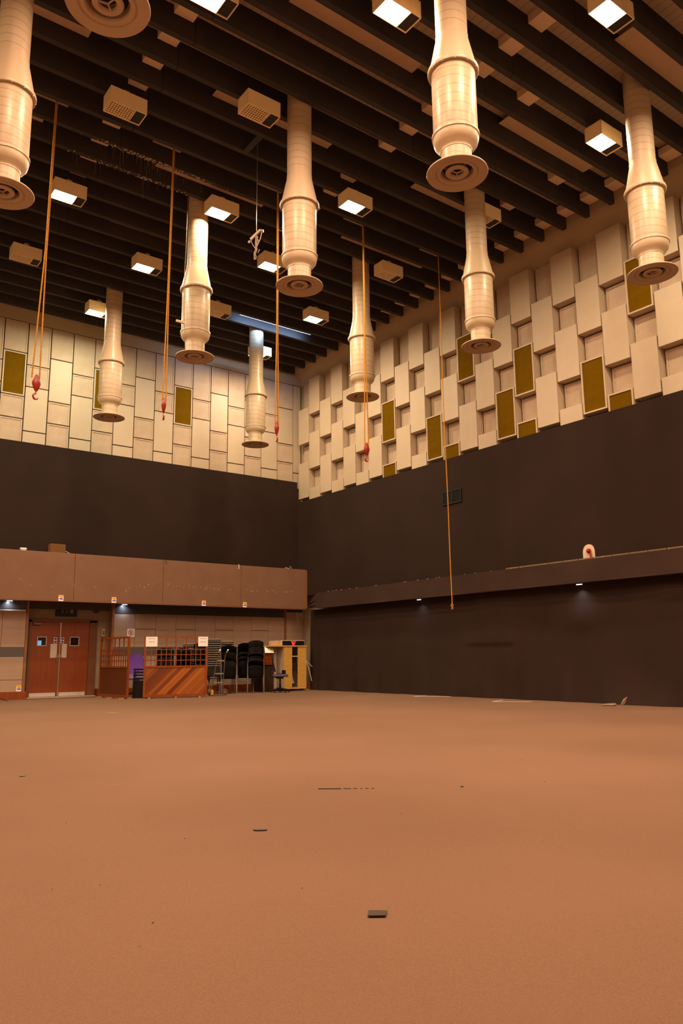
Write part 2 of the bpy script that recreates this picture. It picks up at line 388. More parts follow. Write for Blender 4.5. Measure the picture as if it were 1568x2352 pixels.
g = MB(); g.M = Matrix.Rotation(PI/2, 4, 'X'); g.lathe([(0, .09), (.05, .085), (.085, .05), (.09, 0), (0, 0)], 20); g.build('gong', mat('dark_red', (0.10, 0.012, 0.01), 0.4), e, True)
g = MB(); g.tube([(.09, -.02, 0), (.22, -.01, .01), (.38, -.01, -.01)], .008); g.build('conduit', M_trimw, e)
e = empty('key_box', (8.08, 22.30, 1.765), label='small framed wooden key plate on recess wall left of brown post', cat='plate')
g = MB(); g.box(-.05, .05, -.02, .05, -.11, .11, .008); g.build('backplate', M_tan, e)
g = MB(); g.lathe([(0.001, -.06), (.022, -.05), (.026, 0), (.022, .05), (0.001, .06)], 12); g.M = Matrix.Identity(4); o = g.build('key_hook', M_trimw, e); o.location = (0, -.03, 0)

# ------------------------------------------------------------------ balcony
b = empty('balcony', (0, 0, 0), label='long grey brown felt covered balcony front along the back wall', cat='balcony')
YF = 21.13
js = [X0+.01, -.8, 1.75, 4.27, 6.80, 9.36, 11.94, 14.36]
for i in range(len(js)-1):
    MB().box(js[i]+.004, js[i+1]-.004, YF, YF+.06, 2.565, 3.845, .006).build('fascia_board', M_felt, b)
MB().box(X0+.01, 14.36, YF+.03, YW-.02, 2.58, 2.66).build('soffit', mat('balcony_soffit', (0.16, 0.08, 0.045), 0.7), b)
MB().box(X0+.01, 14.36, YF+.06, 21.70, 3.70, 3.76).build('deck', M_cloth2, b)
MB().box(14.36, 14.40, YF, YF+.5, 2.58, 3.83).build('end_board', M_trimw, b)
MB().box(X0+.01, 14.36, YF+.005, YF+.05, 2.545, 2.566).build('edge_strip', M_trimw, b)

# ------------------------------------------------------------------ black cloths
tag(MB().box(X0, 14.40, 21.70, 21.74, 3.76, 6.905, .01).build('black_wall_cloth', M_cloth),
    'plain black cloth stretched over the back wall above the balcony', 'wall cloth')
o = MB().box(14.40, 14.44, Y0, 21.72, 3.0, 6.195, .01).build('black_wall_cloth', M_cloth)
tag(o, 'plain black cloth stretched over the right wall above the long ledge', 'wall cloth')
# fabric covered ledge on the right wall
def ledge(u, v):
    y = 20.75 + (Y0-20.75)*u
    k = max(0.0, 1-(20.75-y)/0.55)
    zt = 3.01 - 0.25*k; zb = 2.525 + .05*k
    fold = 0.03*k*math.sin(v*26+u*40) + 0.006*math.sin(y*2.3)*math.sin(v*3)
    if v < 0.2: t = v/0.2; return (14.42 - (0.30)*t, y, zt)
    if v < 0.8: t = (v-.2)/.6; return (14.12 + fold + .06*k, y, zt + (zb-zt)*t)
    t = (v-.8)/.2; return (14.12 + 0.30*t, y, zb)
g = MB(); g.grid(ledge, 400, 40)
b = g.build('fabric_ledge', M_felt2 if 'M_felt2' in globals() else mat('ledge_serge', (0.040, 0.021, 0.015), 0.95, noise=0.12, nscale=1.5, bump=0.15, spec=0.2), smooth=True)
tag(b, 'long black fabric covered ledge running along the right wall', 'ledge')
g = MB()
for i in range(40):
    y = 12.6 - i*0.42
    if y < Y0+.5: break
    g.box(14.375, 14.398, y-.40, y, 3.03, 3.075)
tag(g.build('wooden_batten', mat('batten', (0.17, 0.11, 0.06), 0.8, noise=.1)), 'thin brown wooden batten behind the top of the right ledge', 'batten')
g = MB()
for y in [20.1-random.uniform(0, 12.5) for i in range(20)]:
    if 1:
        L = random.uniform(.01, .07); g.bar((14.15, y, 3.018), (14.16, y-L, 3.022+random.uniform(-.004, .012)), .012, .008)
tag(g.build('staples_and_torn_threads', M_tan), 'pale torn threads and staples along top of right ledge', 'threads', kind='stuff')
# lower drape
def drape(u, v):
    y = 20.95 + (Y0+.02-20.95)*u; z = 2.515*(1-v) + 0.006
    x = 14.42 - 0.05*v
    x += 0.014*math.sin(y*1.7+z*.7)*v + 0.010*math.sin(y*3.1-z*1.9)
    def bell(a, s): return math.exp(-(a/s)**2)
    x -= 0.07*bell(y-10.45, .55)*bell(z-1.78, .28)                 # bulge
    x -= 0.06*bell(y-8.3, .55)*(1/(1+math.exp(-(z-2.05)*30)))*bell(z-2.2, .3)
    s = 1/(1+math.exp(-(z-1.27)*60)); x -= 0.035*s*bell(z-1.35, .5)*(1/(1+math.exp(-(y-12.45)*14)))*(1/(1+math.exp((y-14.0)*14)))
    x -= 0.06*(1/(1+math.exp(-(z-1.95)*8)))*bell(y-12.5, 2.5)
    x -= 0.05*bell(y-20.6, .5)*(v**2)*math.sin(y*14)
    x -= 0.07*v**5*(1+math.sin(y*5.3)+.5*math.sin(y*11))*.5
    x -= 0.16*bell(y-9.2, .8)*v**8
    return (x, y, z)
g = MB(); g.grid(drape, 420, 60)
tag(g.build('black_drape', M_cloth2, smooth=True), 'rumpled black floor length drape hung below the right ledge', 'curtain')
MB
e = empty('vent_grille', (14.39, 14.33, 5.13), label='small dark rectangular vent grille high on right wall cloth', cat='vent')
g = MB(); g.box(-.02, .02, -.35, .35, -.185, -.15); g.box(-.02, .02, -.35, .35, .15, .185); g.box(-.02, .02, -.35, -.32, -.15, .15); g.box(-.02, .02, .32, .35, -.15, .15); g.box(-.02, .02, -.02, .02, -.15, .15); g.build('grille_frame', M_blk, e)
MB().box(.0, .005, -.33, .33, -.16, .16).build('backing', mat('void2', (.008, .007, .006), .9), e)
g = MB()
for i in range(9): g.bar((-.01, -.33, -.14+i*.034), (-.01, .33, -.14+i*.034), .012, .006)
g.build('louvre', M_blk2, e, False)
# arched opening with red bell above the ledge
e = empty('alarm_bell', (14.37, 10.24, 3.02), label='red alarm bell in an arched cut-out above the right ledge', cat='bell')
g = MB(); g.poly([(.02, .14*math.cos(a) if 0 < a < PI else s*.14, .22 + .13*math.sin(a)) for a, s in [(i*PI/12, 0) for i in range(1, 12)]] + [(.02, -.15, .2), (.02, -.15, 0), (.02, .15, 0), (.02, .15, .2)], (1, 0, 0), .012)
g.build('cut_out_back', mat('arch_plaster', (0.62, 0.46, 0.34), 0.8), e)
g = MB(); g.M = Matrix.Translation((0, -.02, .20)) @ Matrix.Rotation(-PI/2, 4, 'Y'); g.lathe([(0, .06), (.03, .055), (.05, .03), (.055, 0), (0, 0)], 20); g.build('gong', M_red, e, True)
g = MB(); g.tube([(-.01, -.05, .15), (-.02, -.06, .05), (-.03, -.07, 0)], .012); g.tube([(-.01, -.07, .16), (-.02, -.09, .06), (-.03, -.10, 0)], .012); g.build('red_cable', M_red, e)

# ------------------------------------------------------------------ ceiling beams
beams = []
def beam_mesh(y):
    g = MB(); segs = [X0, 4.78, 9.52, XE]
    for i in range(3): g.box(segs[i]+(.006 if i else 0), segs[i+1]-.006*(i < 2), y-.105, y, ZB, ZC, 0)
    g.box(X0, XE, y-.095, y-.01, ZB+.02, ZC-.01)
    return g
first = None
for i in range(38):
    y = 21.90-0.644*i
    if i == 0:
        first = beam_mesh(0).build('ceiling_beam', M_beam); o = first
    else: o = first.copy(); C.objects.link(o)
    o.location = (0, y, 0)
    tag(o, 'long dark ceiling beam, %s out from the back wall' % ORD[i], 'beam', 'dark beams running across the ceiling')
# pale boards and spacer blocks lying between the beams
def gapY(k): return 21.90-0.644*k - .105          # near face of beam k; the gap spans [gapY-0.539, gapY]
bp_ = None
def board(x0, x1, k, label, th=.02, z=ZB+.32):
    y1 = gapY(k); y0 = y1-.539
    o = MB().box(x0, x1, y0+.004, y1-.004, z, z+th).build('ceiling_board', mat('board_paint', (0.56, 0.38, 0.25), .8, noise=.05))
    tag(o, label, 'ceiling board', 'pale boards laid between the ceiling beams'); return o
BK = [24, 20, 16, 12, 8, 4]
for q, k in enumerate(BK):
    for (a, b_), side in (((0.85, 3.45), 'left'), ((5.75, 8.34), 'middle'), ((10.6, 13.25), 'right')):
        board(a, b_, k, 'long pale %s board between beams, %s board row from the back' % (side, ORD[5-q]))
blk = None
def block(cx, k, side, z=ZB+.34):
    global blk
    if blk is None:
        blk = MB().box(-.17, .17, -.535, -.004, 0, .155, .006).build('spacer_block', M_block); o = blk
    else: o = blk.copy(); C.objects.link(o)
    o.location = (cx, gapY(k), z)
    tag(o, 'pale %s spacer block just before the %s beam from the back' % (side, ORD[k]), 'block', 'pale spacer blocks between ceiling beams')
for k in range(3, 30):
    block(4.56, k, 'left line')
    if k not in BK: block(9.33, k, 'middle line')
    block(XE-.175, k, 'wall side', ZB+.28)
for cx, k in ((13.05, 19), (12.95, 17), (10.55, 21)): block(cx, k, 'off-line')

# ------------------------------------------------------------------ lamps
def make_lamp(on):
    r = empty('ceiling_floodlight')
    g = MB()
    w_, d_, h_ = .33, .18, .29
    g.box(-w_, w_, -d_, -d_+.012, 0, h_); g.box(-w_, w_, d_-.012, d_, 0, h_); g.box(-w_, -w_+.012, -d_, d_, 0, h_); g.box(w_-.012, w_, -d_, d_, 0, h_); g.box(-w_, w_, -d_, d_, h_-.012, h_)
    g.box(w_-.20, w_-.19, -d_, d_, .0, h_)
    g.build('housing', M_house, r)
    g = MB(); g.box(-.05, .05, -.05, .05, h_, h_+.12); g.build('bracket', M_cream2, r)
    MB().box(w_-.19, w_-.012, -d_+.012, d_-.012, .02, .03).build('ballast_cover', M_dark, r)
    if on: MB().box(-w_+.012, w_-.20, -d_+.012, d_-.012, .014, .022).build('lens', M_glow, r)
    g = MB()
    if not on:
        for i in range(10): g.bar((-w_+.03+i*.045, -d_+.01, .008), (-w_+.03+i*.045, d_-.01, .008), .010, .012)
        for i in range(7): g.bar((-w_+.01, -d_+.035+i*.05, .008), (w_-.20, -d_+.035+i*.05, .008), .010, .012)
        g.build('louvre_grid', M_house, r)
        MB().box(-w_+.012, w_-.20, -d_+.012, d_-.012, .08, .085).build('reflector', mat('dull_reflector', (.25, .19, .14), .5), r)
    return r
lamp_on = make_lamp(True); lamp_off = make_lamp(False); reg(lamp_on); reg(lamp_off)
used_on = used_off = False
yr = sorted({round(l[1]/1.6) for l in LAMPS}, reverse=True)
ldata = {}
for i, (x, y, on, colr) in enumerate(LAMPS):
    proto = lamp_on if on else lamp_off
    row = ORD[yr.index(round(y/1.6))]
    sameon = sorted([l[0] for l in LAMPS if round(l[1]/1.6) == round(y/1.6)])
    pos = ORD[sameon.index(x)]
    lab = ('glowing' if on else 'unlit cream') + ' ceiling floodlight, %s from left in %s lamp row from back' % (pos, row)
    first_use = (on and not used_on) or ((not on) and not used_off)
    if first_use:
        o = proto; o.location = (x, y, 10.44)
        if on: used_on = True
        else: used_off = True
    else: o = copy_tree(proto, (x, y, 10.44), 0)
    tag(o, lab, 'ceiling light', 'floodlights hung under the ceiling beams')
    if on:
        if colr not in ldata:
            ld = bpy.data.lights.new('floodlight', 'AREA'); ld.shape = 'RECTANGLE'; ld.size = .42; ld.size_y = .30; ld.energy = LAMP_W; ld.color = colr; ld.spread = PI
            ldata[colr] = ld
        lo = bpy.data.objects.new('floodlight', ldata[colr]); C.objects.link(lo); lo.parent = o; lo.location = (-.10, 0, .008)
# fluorescent tube between two beams near the back
e = empty('fluorescent_tube', (11.65, 18.715, ZB+.004), label='thin cold white fluorescent tube between beams near the back wall', cat='light tube')
g = MB(); g.tube([(-1.25, 0, 0), (1.25, 0, 0)], .008); g.build('tube', M_tube, e, True)
MB().box(-1.28, 1.28, -.035, -.010, -.01, .05).build('batten', M_blk2, e)
ld = bpy.data.lights.new('tube_light', 'AREA'); ld.shape = 'RECTANGLE'; ld.size = 2.4; ld.size_y = .03; ld.energy = 30; ld.spread = 1.7; ld.color = (.35, .62, 1.0)
lo = bpy.data.objects.new('tube_light', ld); C.objects.link(lo); lo.parent = e; lo.location = (0, .018, .0); lo.rotation_euler = (PI/2, 0, 0)
# small cold downlights under the balcony and under the ledge
for x, y, z, en, lab, rx in ((5.36, 21.86, 2.56, 1.5, 'small white downlight under balcony left of the door recess', 0), (8.52, 21.86, 2.56, 1.6, 'small white downlight under balcony right of the door recess', 0),
                         (14.28, 15.61, 2.50, 2.0, 'small white downlight under right ledge, the farther one', 0), (14.28, 10.46, 2.50, 3.0, 'small white downlight under right ledge, the nearer one', 0)):
    e = empty('downlight', (x, y, z), label=lab, cat='downlight', group='small white downlights')
    MB().box(-.012, .012, -.07, .07, -.004, .015).build('diffuser', mat('cold_glow', (1, 1, 1), .5, emit=(.8, .9, 1), estr=1.5), e) if x > 14 else MB().box(-.07, .07, -.015, .015, -.004, .015).build('diffuser', mat('cold_glow', (1, 1, 1), .5, emit=(.8, .9, 1), estr=1.5), e)
    ld = bpy.data.lights.new('downlight', 'AREA'); ld.shape = 'RECTANGLE'; ld.size = .05; ld.size_y = .05; ld.energy = en; ld.color = (.72, .86, 1.0); ld.spread = 2.2
    lo = bpy.data.objects.new('downlight', ld); C.objects.link(lo); lo.parent = e; lo.location = (0, 0, -.008)
    if y > 20: lo.rotation_euler = (.5, 0, 0)
    else: lo.rotation_euler = (0, .3, 0)

# ------------------------------------------------------------------ air ducts
def Z(z): return 1+(z-1)*1.04 - 7.24       # heights relative to the diffuser plate
def make_duct():
    r = empty('air_duct')
    s = 1.04
    MB().lathe([(.2*s, Z(10.83)), (.207*s, Z(10.82)), (.207*s, Z(8.92))], 48).build('upper_pipe', M_duct_s, r, True)
    MB().lathe([(.205*s, Z(8.98)), (.212*s, Z(8.97)), (.212*s, Z(8.92)), (.30*s, Z(8.50)), (.30*s, Z(8.45))], 48).build('reducer', M_duct, r, True)
    MB().lathe([(.28*s, Z(8.47)), (.325*s, Z(8.47)), (.330*s, Z(8.455)), (.330*s, Z(8.43)), (.325*s, Z(8.415)), (.28*s, Z(8.415))], 48).studs(.315*s, Z(8.412)).build('flange', M_duct, r, True)
    MB().lathe([(.28*s, Z(8.42)), (.283*s, Z(8.41)), (.283*s, Z(7.54)), (.28*s, Z(7.53))], 48).build('lower_pipe', M_duct_s, r, True)
    MB().lathe([(.27*s, Z(7.53)), (.303*s, Z(7.525)), (.303*s, Z(7.492)), (.291*s, Z(7.488)), (.289*s, Z(7.45)), (.276*s, Z(7.40)), (.245*s, Z(7.36)), (.205*s, Z(7.335)), (.197*s, Z(7.32)), (.197*s, Z(7.29))], 48).build('collar', M_duct, r, True)
    MB().lathe([(.192*s, Z(7.34)), (.192*s, Z(7.03))], 48).build('neck', M_duct_s, r, True)
    d = MB().lathe([(.192*s, Z(7.06)), (.22*s, Z(7.045)), (.30*s, Z(7.022)), (.385*s, Z(7.008)), (.388*s, Z(7.0)), (.385*s, Z(6.992)), (.275*s, Z(7.0)), (.268*s, Z(7.012)), (.258*s, Z(7.012)), (.25*s, Z(7.0)), (.215*s, Z(7.0)), (.20*s, Z(7.02)), (.186*s, Z(7.08))], 64).build('diffuser_plate', M_disc, r, True)
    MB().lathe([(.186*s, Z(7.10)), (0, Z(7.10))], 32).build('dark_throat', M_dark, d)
    g = MB().lathe([(.075*s, Z(7.03)), (.09*s, Z(7.0)), (.135*s, Z(7.0)), (.148*s, Z(7.015)), (.12*s, Z(7.07)), (.08*s, Z(7.08))], 40)
    for k in range(3):
        a = k*2*PI/3+.5; g.bar((0, 0, Z(7.012)), (.085*s*math.cos(a), .085*s*math.sin(a), Z(7.012)), .012, .016)
    for k in range(3):
        a = k*2*PI/3+.2; g.bar((.12*s*math.cos(a), .12*s*math.sin(a), Z(7.06)), (.19*s*math.cos(a), .19*s*math.sin(a), Z(7.07)), .008, .03)
    g.build('hub', M_disc, d, True)
    return r
duct = make_duct(); reg(duct)
DS = [(6.54, 6.21, 23, 'large white air duct nearest the camera, right of centre'), (2.02, 9.98, 17, 'white air duct cut off by the left frame edge'), (2.05, 6.28, 23, 'white air duct whose diffuser shows at top left'),
      (6.60, 9.89, 17, 'white air duct in the middle, in front of the hanging wire'), (6.58, 13.67, 11, 'white air duct with a small side bracket, left of the centre duct'),
      (10.97, 6.25, 23, 'white air duct at the right frame edge before the wall panels'), (10.91, 9.91, 17, 'white air duct directly behind the nearest large duct'),
      (10.89, 13.65, 11, 'white air duct with a yellow rope hanging in front of it'), (6.62, 18.55, 3, 'white air duct at far left in front of the back wall'),
      (10.93, 18.65, 3, 'farthest air duct, bluish top, near the room corner')]
for i, (x, y, k, lab) in enumerate(DS):
    o = duct if i == 0 else copy_tree(duct)
    s_ = (gapY(k)-.29)/y                      # each duct drops out of the middle of a gap between beams
    o.location = (x*s_, gapY(k)-.29, 1+6.0*s_); o.rotation_euler = (0, 0, .35); o.scale = (s_/1.04,)*3
    tag(o, lab, 'air duct', 'white air ducts hanging from the ceiling')
e = empty('duct_bracket', (6.55, 14.1, 7.88), label='small white side bracket with cable on the left centre duct', cat='bracket')
MB().box(-.20, -.02, -.02, .02, -.02, .03, .004).build('arm', M_duct, e)
g = MB(); g.tube([(-.02, 0, 2.95), (-.03, 0, 1.6), (-.05, .0, .9), (-.02, 0, .05), (0, 0, -.3), (.03, .03, -.55)], .006); g.build('cable', M_trimw, e)

# ------------------------------------------------------------------ right wall: box panels
def lip_panel(w_, h_, d_=.03, lip=.045):       # framed shallow panel in local x (width), z (height), front at y=0
    g = MB()
    g.box(0, w_, .012, d_, 0, h_)
    g.box(0, w_, 0, .012, 0, lip); g.box(0, w_, 0, .012, h_-lip, h_); g.box(0, lip, 0, .012, lip, h_-lip); g.box(w_-lip, w_, 0, .012, lip, h_-lip)
    return g
XF, XB = 14.5, 14.75
gold = {(7, 1), (7, 2), (10, 1), (11, 2), (12, 0), (14, 1), (15, 1), (15, 2), (18, 1), (19, 2), (20, 0), (22, 1)}
MB0 = {}
def panel_copy(key, builder, name, m, loc, rz):
    if key not in MB0:
        o = builder().build(name, m); MB0[key] = o
    else:
        o = MB0[key].copy(); C.objects.link(o)
    o.location = loc; o.rotation_euler = (0, 0, rz); return o
RZ = -PI/2     # panel local +x runs towards the camera, local -y faces into the room
def gold_panel(w_, h_, depth, loc, rz):
    key = ('gold', w_, h_, depth)
    if key not in MB0:
        r = empty('mustard_panel')
        g = MB(); t = .035
        g.box(0, w_, 0, depth, 0, t); g.box(0, w_, 0, depth, h_-t, h_); g.box(0, t, 0, depth, t, h_-t); g.box(w_-t, w_, 0, depth, t, h_-t)
        g.build('frame', M_cream, r); MB().box(t, w_-t, .02, .05, t, h_-t).build('fabric_insert', M_gold, r); reg(r); MB0[key] = r; o = r
    else: o = copy_tree(MB0[key])
    o.location = loc; o.rotation_euler = (0, 0, rz); return o
PW = .612
for k in range(0, 27):
    y = 21.785-.6435*k
    colname = ORD[k]
    if k % 2 == 0: boxes = [(8.24, 9.487), (6.325, 7.565)]; recs = [(9.52, 10.445), (7.60, 8.20), (5.9, 6.285)]
    else: boxes = [(9.20, 10.45), (7.287, 8.522), (5.9, 6.605)]; recs = [(8.56, 9.16), (6.645, 7.247)]
    if k % 2 == 0: goldrow = {0: 0, 1: 1}
    for j, (z0, z1) in enumerate(boxes):
        where = ['top', 'middle', 'lowest'][j] if k % 2 else ['upper', 'lower'][j]
        if (k, j) in gold:
            o = gold_panel(PW, round(z1-z0, 3), XB-XF, (XF, y, z0), RZ)
            tag(o, 'mustard framed panel, %s in %s column from corner, right wall' % (where, colname), 'wall panel', 'mustard panels')
        else:
            h_ = round(z1-z0, 3)
            o = panel_copy(('box', h_), lambda: MB().box(0, PW, 0, XB-XF, 0, h_, .004), 'box_panel', M_cream, (XF, y, z0), RZ)
            tag(o, 'cream box panel, %s in %s column from corner, right wall' % (where, colname), 'wall panel', 'cream box panels on the right wall')
    for j, (z0, z1) in enumerate(recs):
        h_ = round(z1-z0, 3)
        where = ['top', 'middle', 'bottom'][j] if k % 2 == 0 else ['upper', 'lower'][j]
        o = panel_copy(('rec', h_), lambda: lip_panel(.58, h_), 'recessed_panel', M_cream2, (XB-.03, y-.016, z0), RZ)
        tag(o, 'recessed beige panel, %s in %s column from corner, right wall' % (where, colname), 'wall panel', 'recessed panels between boxes on the right wall')
# back wall panels
for k in range(-4, 16):
    x = 4.777+.6417*k; w_ = .6417-.03 if k < 15 else .30
    colname = ORD[15-k]
    if k % 2 == 0: pcs = [(9.573, 10.49, 1), (8.29, 9.573, 0), (7.642, 8.29, 1), (6.75, 7.642, 1)]
    else: pcs = [(9.25, 10.49, 1), (8.605, 9.25, 1), (7.31, 8.605, 0), (6.75, 7.31, 0)]
    if k == 15: pcs = [(7.31, 10.49, 0), (6.75, 7.31, 0)]
    for j, (z0, z1, lip) in enumerate(pcs):
        h_ = round(z1-z0-.03, 3); where = ['top', 'second', 'third', 'bottom'][j]
        if k in (0, 4, 8) and j == 1:
            o = gold_panel(w_, h_, .05, (x+.02, YW, z0+.01), 0)
            tag(o, 'mustard framed panel in %s column left of the corner, back wall' % colname, 'wall panel', 'mustard panels')
        elif lip:
            o = panel_copy(('lip', h_, w_), lambda: lip_panel(w_, h_, .05, .04), 'rimmed_acoustic_board', M_cream2, (x+.02, YW, z0+.01), 0)
            tag(o, 'pale rimmed beige panel, %s in %s column left of corner, back wall' % (where, colname), 'wall panel', 'rimmed panels on the back wall')
        else:
            o = panel_copy(('flat', h_, w_), lambda: MB().box(0, w_, 0, .05, 0, h_, .003), 'smooth_acoustic_board', M_cream, (x+.02, YW, z0+.01), 0)
            tag(o, 'smooth cream panel, %s in %s column left of corner, back wall' % (where, colname), 'wall panel', 'smooth panels on the back wall')

# ------------------------------------------------------------------ hoist ropes with red hooks
def hook_block(parent, s=1.0):
    b_ = MB().lathe([(0, .20*s), (.025*s, .19*s), (.04*s, .15*s), (.075*s, .08*s), (.08*s, .03*s), (.06*s, -.03*s), (.035*s, -.08*s), (.02*s, -.10*s), (0, -.10*s)], 16)
    for v in b_.bm.verts: v.co.y *= .55
    o = b_.build('pulley_block', M_red, parent, True)
    g = MB(); pts = [(0, 0, -.09*s), (0, 0, -.14*s)] + [(-.0+.048*s*math.sin(a)*-1, 0, -.19*s+.048*s*math.cos(a)) for a in [i*PI*1.45/12 for i in range(1, 13)]]
    g.tube(pts, [.012*s]*2+[.017*s]*8+[.012*s]*3+[.004*s], 8); g.build('hook', mat('hook_red', (.30, .03, .02), .35), parent, True)
    return o
RX = [(3.43, 5.55, 'leftmost yellow hoist rope with red hook block', (-.07, .035), .35), (5.72, 5.60, 'yellow hoist rope with red hook, between the two left ducts', (-.02, .03), 1.3), (8.15, 5.58, 'yellow hoist rope with red hook hanging behind the centre duct', (-.03, .03), 1.3),
      (10.50, 5.50, 'yellow hoist rope with red hook crossing the duct before right wall', (-.045, .05), .1)]
for i, (x, zb, lab, sp, rz) in enumerate(RX):
    r = empty('hoist_rope', (x, 13.05, zb), label=lab, cat='hoist', group='hoist ropes with red hooks')
    dx = -.04 if i == 0 else (-.04 if i == 1 else 0)
    h_ = ZB-zb
    for s_ in sp:
        g = MB(); n = 14
        g.tube([(s_*max(0, 1-t/.42) + dx*(1-t) + .010*(1 if s_ > 0 else -1), (.0), .13 + (h_+.37-.13)*t) for t in [q/n for q in range(n+1)]], .0125, 8)
        g.build('rope_strand', M_rope, r, True)
    p = empty('x'); p.parent = r; p.location = (dx, 0, 0); p.rotation_euler = (0, 0, rz)
    # block and hook as direct parts
    a = hook_block(r); 
    for o in [o for o in C.objects if o.parent == r and o.name.split('.')[0] in ('pulley_block', 'hook')]:
        o.location = (dx, 0, 0); o.rotation_euler = (0, 0, rz)
    bpy.data.objects.remove(p)
    MB().box(-.30, .30, -.166, .373, h_+.37, h_+.40).build('ceiling_plate', M_cream2, r)
r = empty('long_rope', (12.93, 13.05, 2.10), label='single yellow rope with knotted end hanging low before the right wall', cat='rope')
g = MB(); n = 40; h_ = ZB-2.1
g.tube([(.012*math.sin(t*9)*(1-t) + .05*(1-t)**3, .01*math.sin(t*14)*(1-t), .1+(h_+.37-.1)*t) for t in [q/n for q in range(n+1)]], .012, 8); g.build('rope_strand', M_rope, r, True)
g = MB(); g.tube([(.05, 0, .10), (.03, .02, .05), (.07, -.01, 0), (.03, 0, -.03), (.06, .02, .03), (.08, 0, .07), (.05, .02, .11)], .016, 8); g.build('knot', M_rope, r, True)
MB().box(-.30, .30, -.166, .373, h_+.37, h_+.40).build('ceiling_plate', M_cream2, r)
# hanging wire with spreader bar and tangled cables
r = empty('cable_rig', (6.83, 11.69, 8.92), label='thin wire carrying a tilted spreader bar and tangled cables', cat='cable rig')
g = MB(); g.tube([(0, 0, 0), (0, 0, ZB-8.92+.03)], .006); g.build('wire', M_steel, r)
MB().box(-.06, .06, -.094, .445, ZB-8.92, ZB-8.92+.03).build('ceiling_plate', M_blk2, r)
Rm = Matrix.Rotation(-.64, 4, 'Z')
g = MB(); g.M = Rm; g.bar((-.11, 0, -.17), (.07, 0, .02), .05, .035); g.bar((.05, 0, .02), (.115, 0, .01), .03, .03); g.tube([(.12, 0, .03), (.125, 0, -.03)], .012); g.build('spreader_bar', M_duct, r)
g = MB(); g.M = Rm
for pts in ([(-.13, 0, -.21), (-.10, 0, -.19), (-.075, .02, -.26), (-.04, 0, -.32), (-.02, 0, -.36)], [(.10, 0, -.01), (.08, 0, -.14), (.04, .01, -.24), (0, 0, -.33)], [(-.01, 0, -.10), (-.02, .02, -.22), (-.01, 0, -.36), (-.04, 0, -.45), (-.035, 0, -.58)],
            [(.02, 0, -.10), (.0, .02, -.25), (.01, 0, -.38), (-.02, 0, -.46), (-.005, 0, -.52), (-.01, 0, -.58)], [(.0, 0, -.10), (.04, 0, -.22), (-.02, 0, -.34), (.03, 0, -.45), (.06, 0, -.38)]):
    g.tube(pts, .008, 6)
g.build('tangled_cable', M_tan, r, True)
g = MB(); g.M = Rm @ Matrix.Translation((-.135, 0, -.22)); g.lathe([(0, .03), (.02, .02), (.026, 0), (.02, -.02), (0, -.03)], 12); g.build('ball_end', M_duct, r, True)
# dust threads on the beams
g = MB()
for i in range(70):
    x = random.gauss(5.4, .55); k = random.choice([12, 13, 13, 13]); y = 21.90-.644*k-random.uniform(0, .1)
    L = abs(random.gauss(.0, .22))+.03
    g.tube([(x, y, ZB), (x+random.uniform(-.01, .01), y, ZB-L)], .0012, 3)
for i in range(260):
    x = random.gauss(5.6, .6); k = random.choice([12, 13, 13]); y = 21.90-.644*k-random.uniform(0, .1); s_ = random.uniform(.004, .013)
    g.box(x-s_, x+s_, y-s_, y+s_, ZB-s_*1.2, ZB+.001)
tag(g.build('dust_cobwebs', mat('dust', (.42, .34, .26), .9)), 'pale dusty cobweb threads clinging under two beams at upper left', 'cobwebs', kind='stuff')

# ------------------------------------------------------------------ things on the balcony and walls
def sticker(x, y, z, lab, nx=0):
    r = empty('fire_sticker', (x, y, z), label=lab, cat='sticker', group='small orange and purple stickers')
    MB().box(-.065, .065, -.006, 0, -.08, .08).build('sticker_card', M_paper, r)
    MB().box(-.065, .065, -.009, -.005, .035, .08).build('orange_band', M_orange, r)
    g = MB(); g.box(-.03, .05, -.010, -.005, -.035, -.005); g.poly([(-.03, -.010, -.035), (-.03, -.010, -.005), (-.055, -.010, -.012)], (0, 1, 0), .004); g.build('purple_block', M_purple, r)
    g = MB(); g.box(-.025, .035, -.009, -.005, .012, .028); g.build('red_line', M_sred, r)
sticker(6.47, YF, 2.63, 'small orange and purple sticker on balcony front above the double door')
sticker(7.92, YF, 2.63, 'small orange and purple sticker on balcony front right of exit sign')
sticker(10.67, YF, 2.63, 'small orange and purple sticker on balcony front above the lattice screen')
sticker(12.07, YF, 2.63, 'small orange and purple sticker on balcony front farthest right')
sticker(5.76, YW-.02, 0.285, 'small orange and purple sticker low on wall left of the door')
r = empty('loudspeaker', (6.37, 21.40, 3.76), label='plain brown box loudspeaker sitting on the balcony edge above the door', cat='loudspeaker')
MB().box(-.20, .20, -.12, .12, 0, .335, .01).build('cabinet', M_trimw, r); MB().box(-.195, .195, -.124, -.118, .005, .33).build('grille', mat('speaker_cloth', (.13, .05, .006), .9), r)
g = MB(); g.tube([(.20, -.1, .16), (.26, -.14, .12), (.30, -.18, .09)], .007); g.build('cable', M_tan, r)
r = empty('alarm_unit', (5.47, 21.30, 3.76), label='small white rounded device standing on the balcony edge, far left', cat='device')
MB().box(-.07, .07, -.05, .05, 0, .115, .01).build('body', M_white, r); MB().box(-.085, .085, -.06, .06, .115, .165, .02).build('cap', M_white, r)
r = empty('warning_sign', (8.78, YW-.03, 1.76), label='white square prohibition sign with red circle on beige wall by lattice screen', cat='sign')
MB().box(-.115, .115, -.006, 0, -.12, .12).build('plate', M_paper, r)
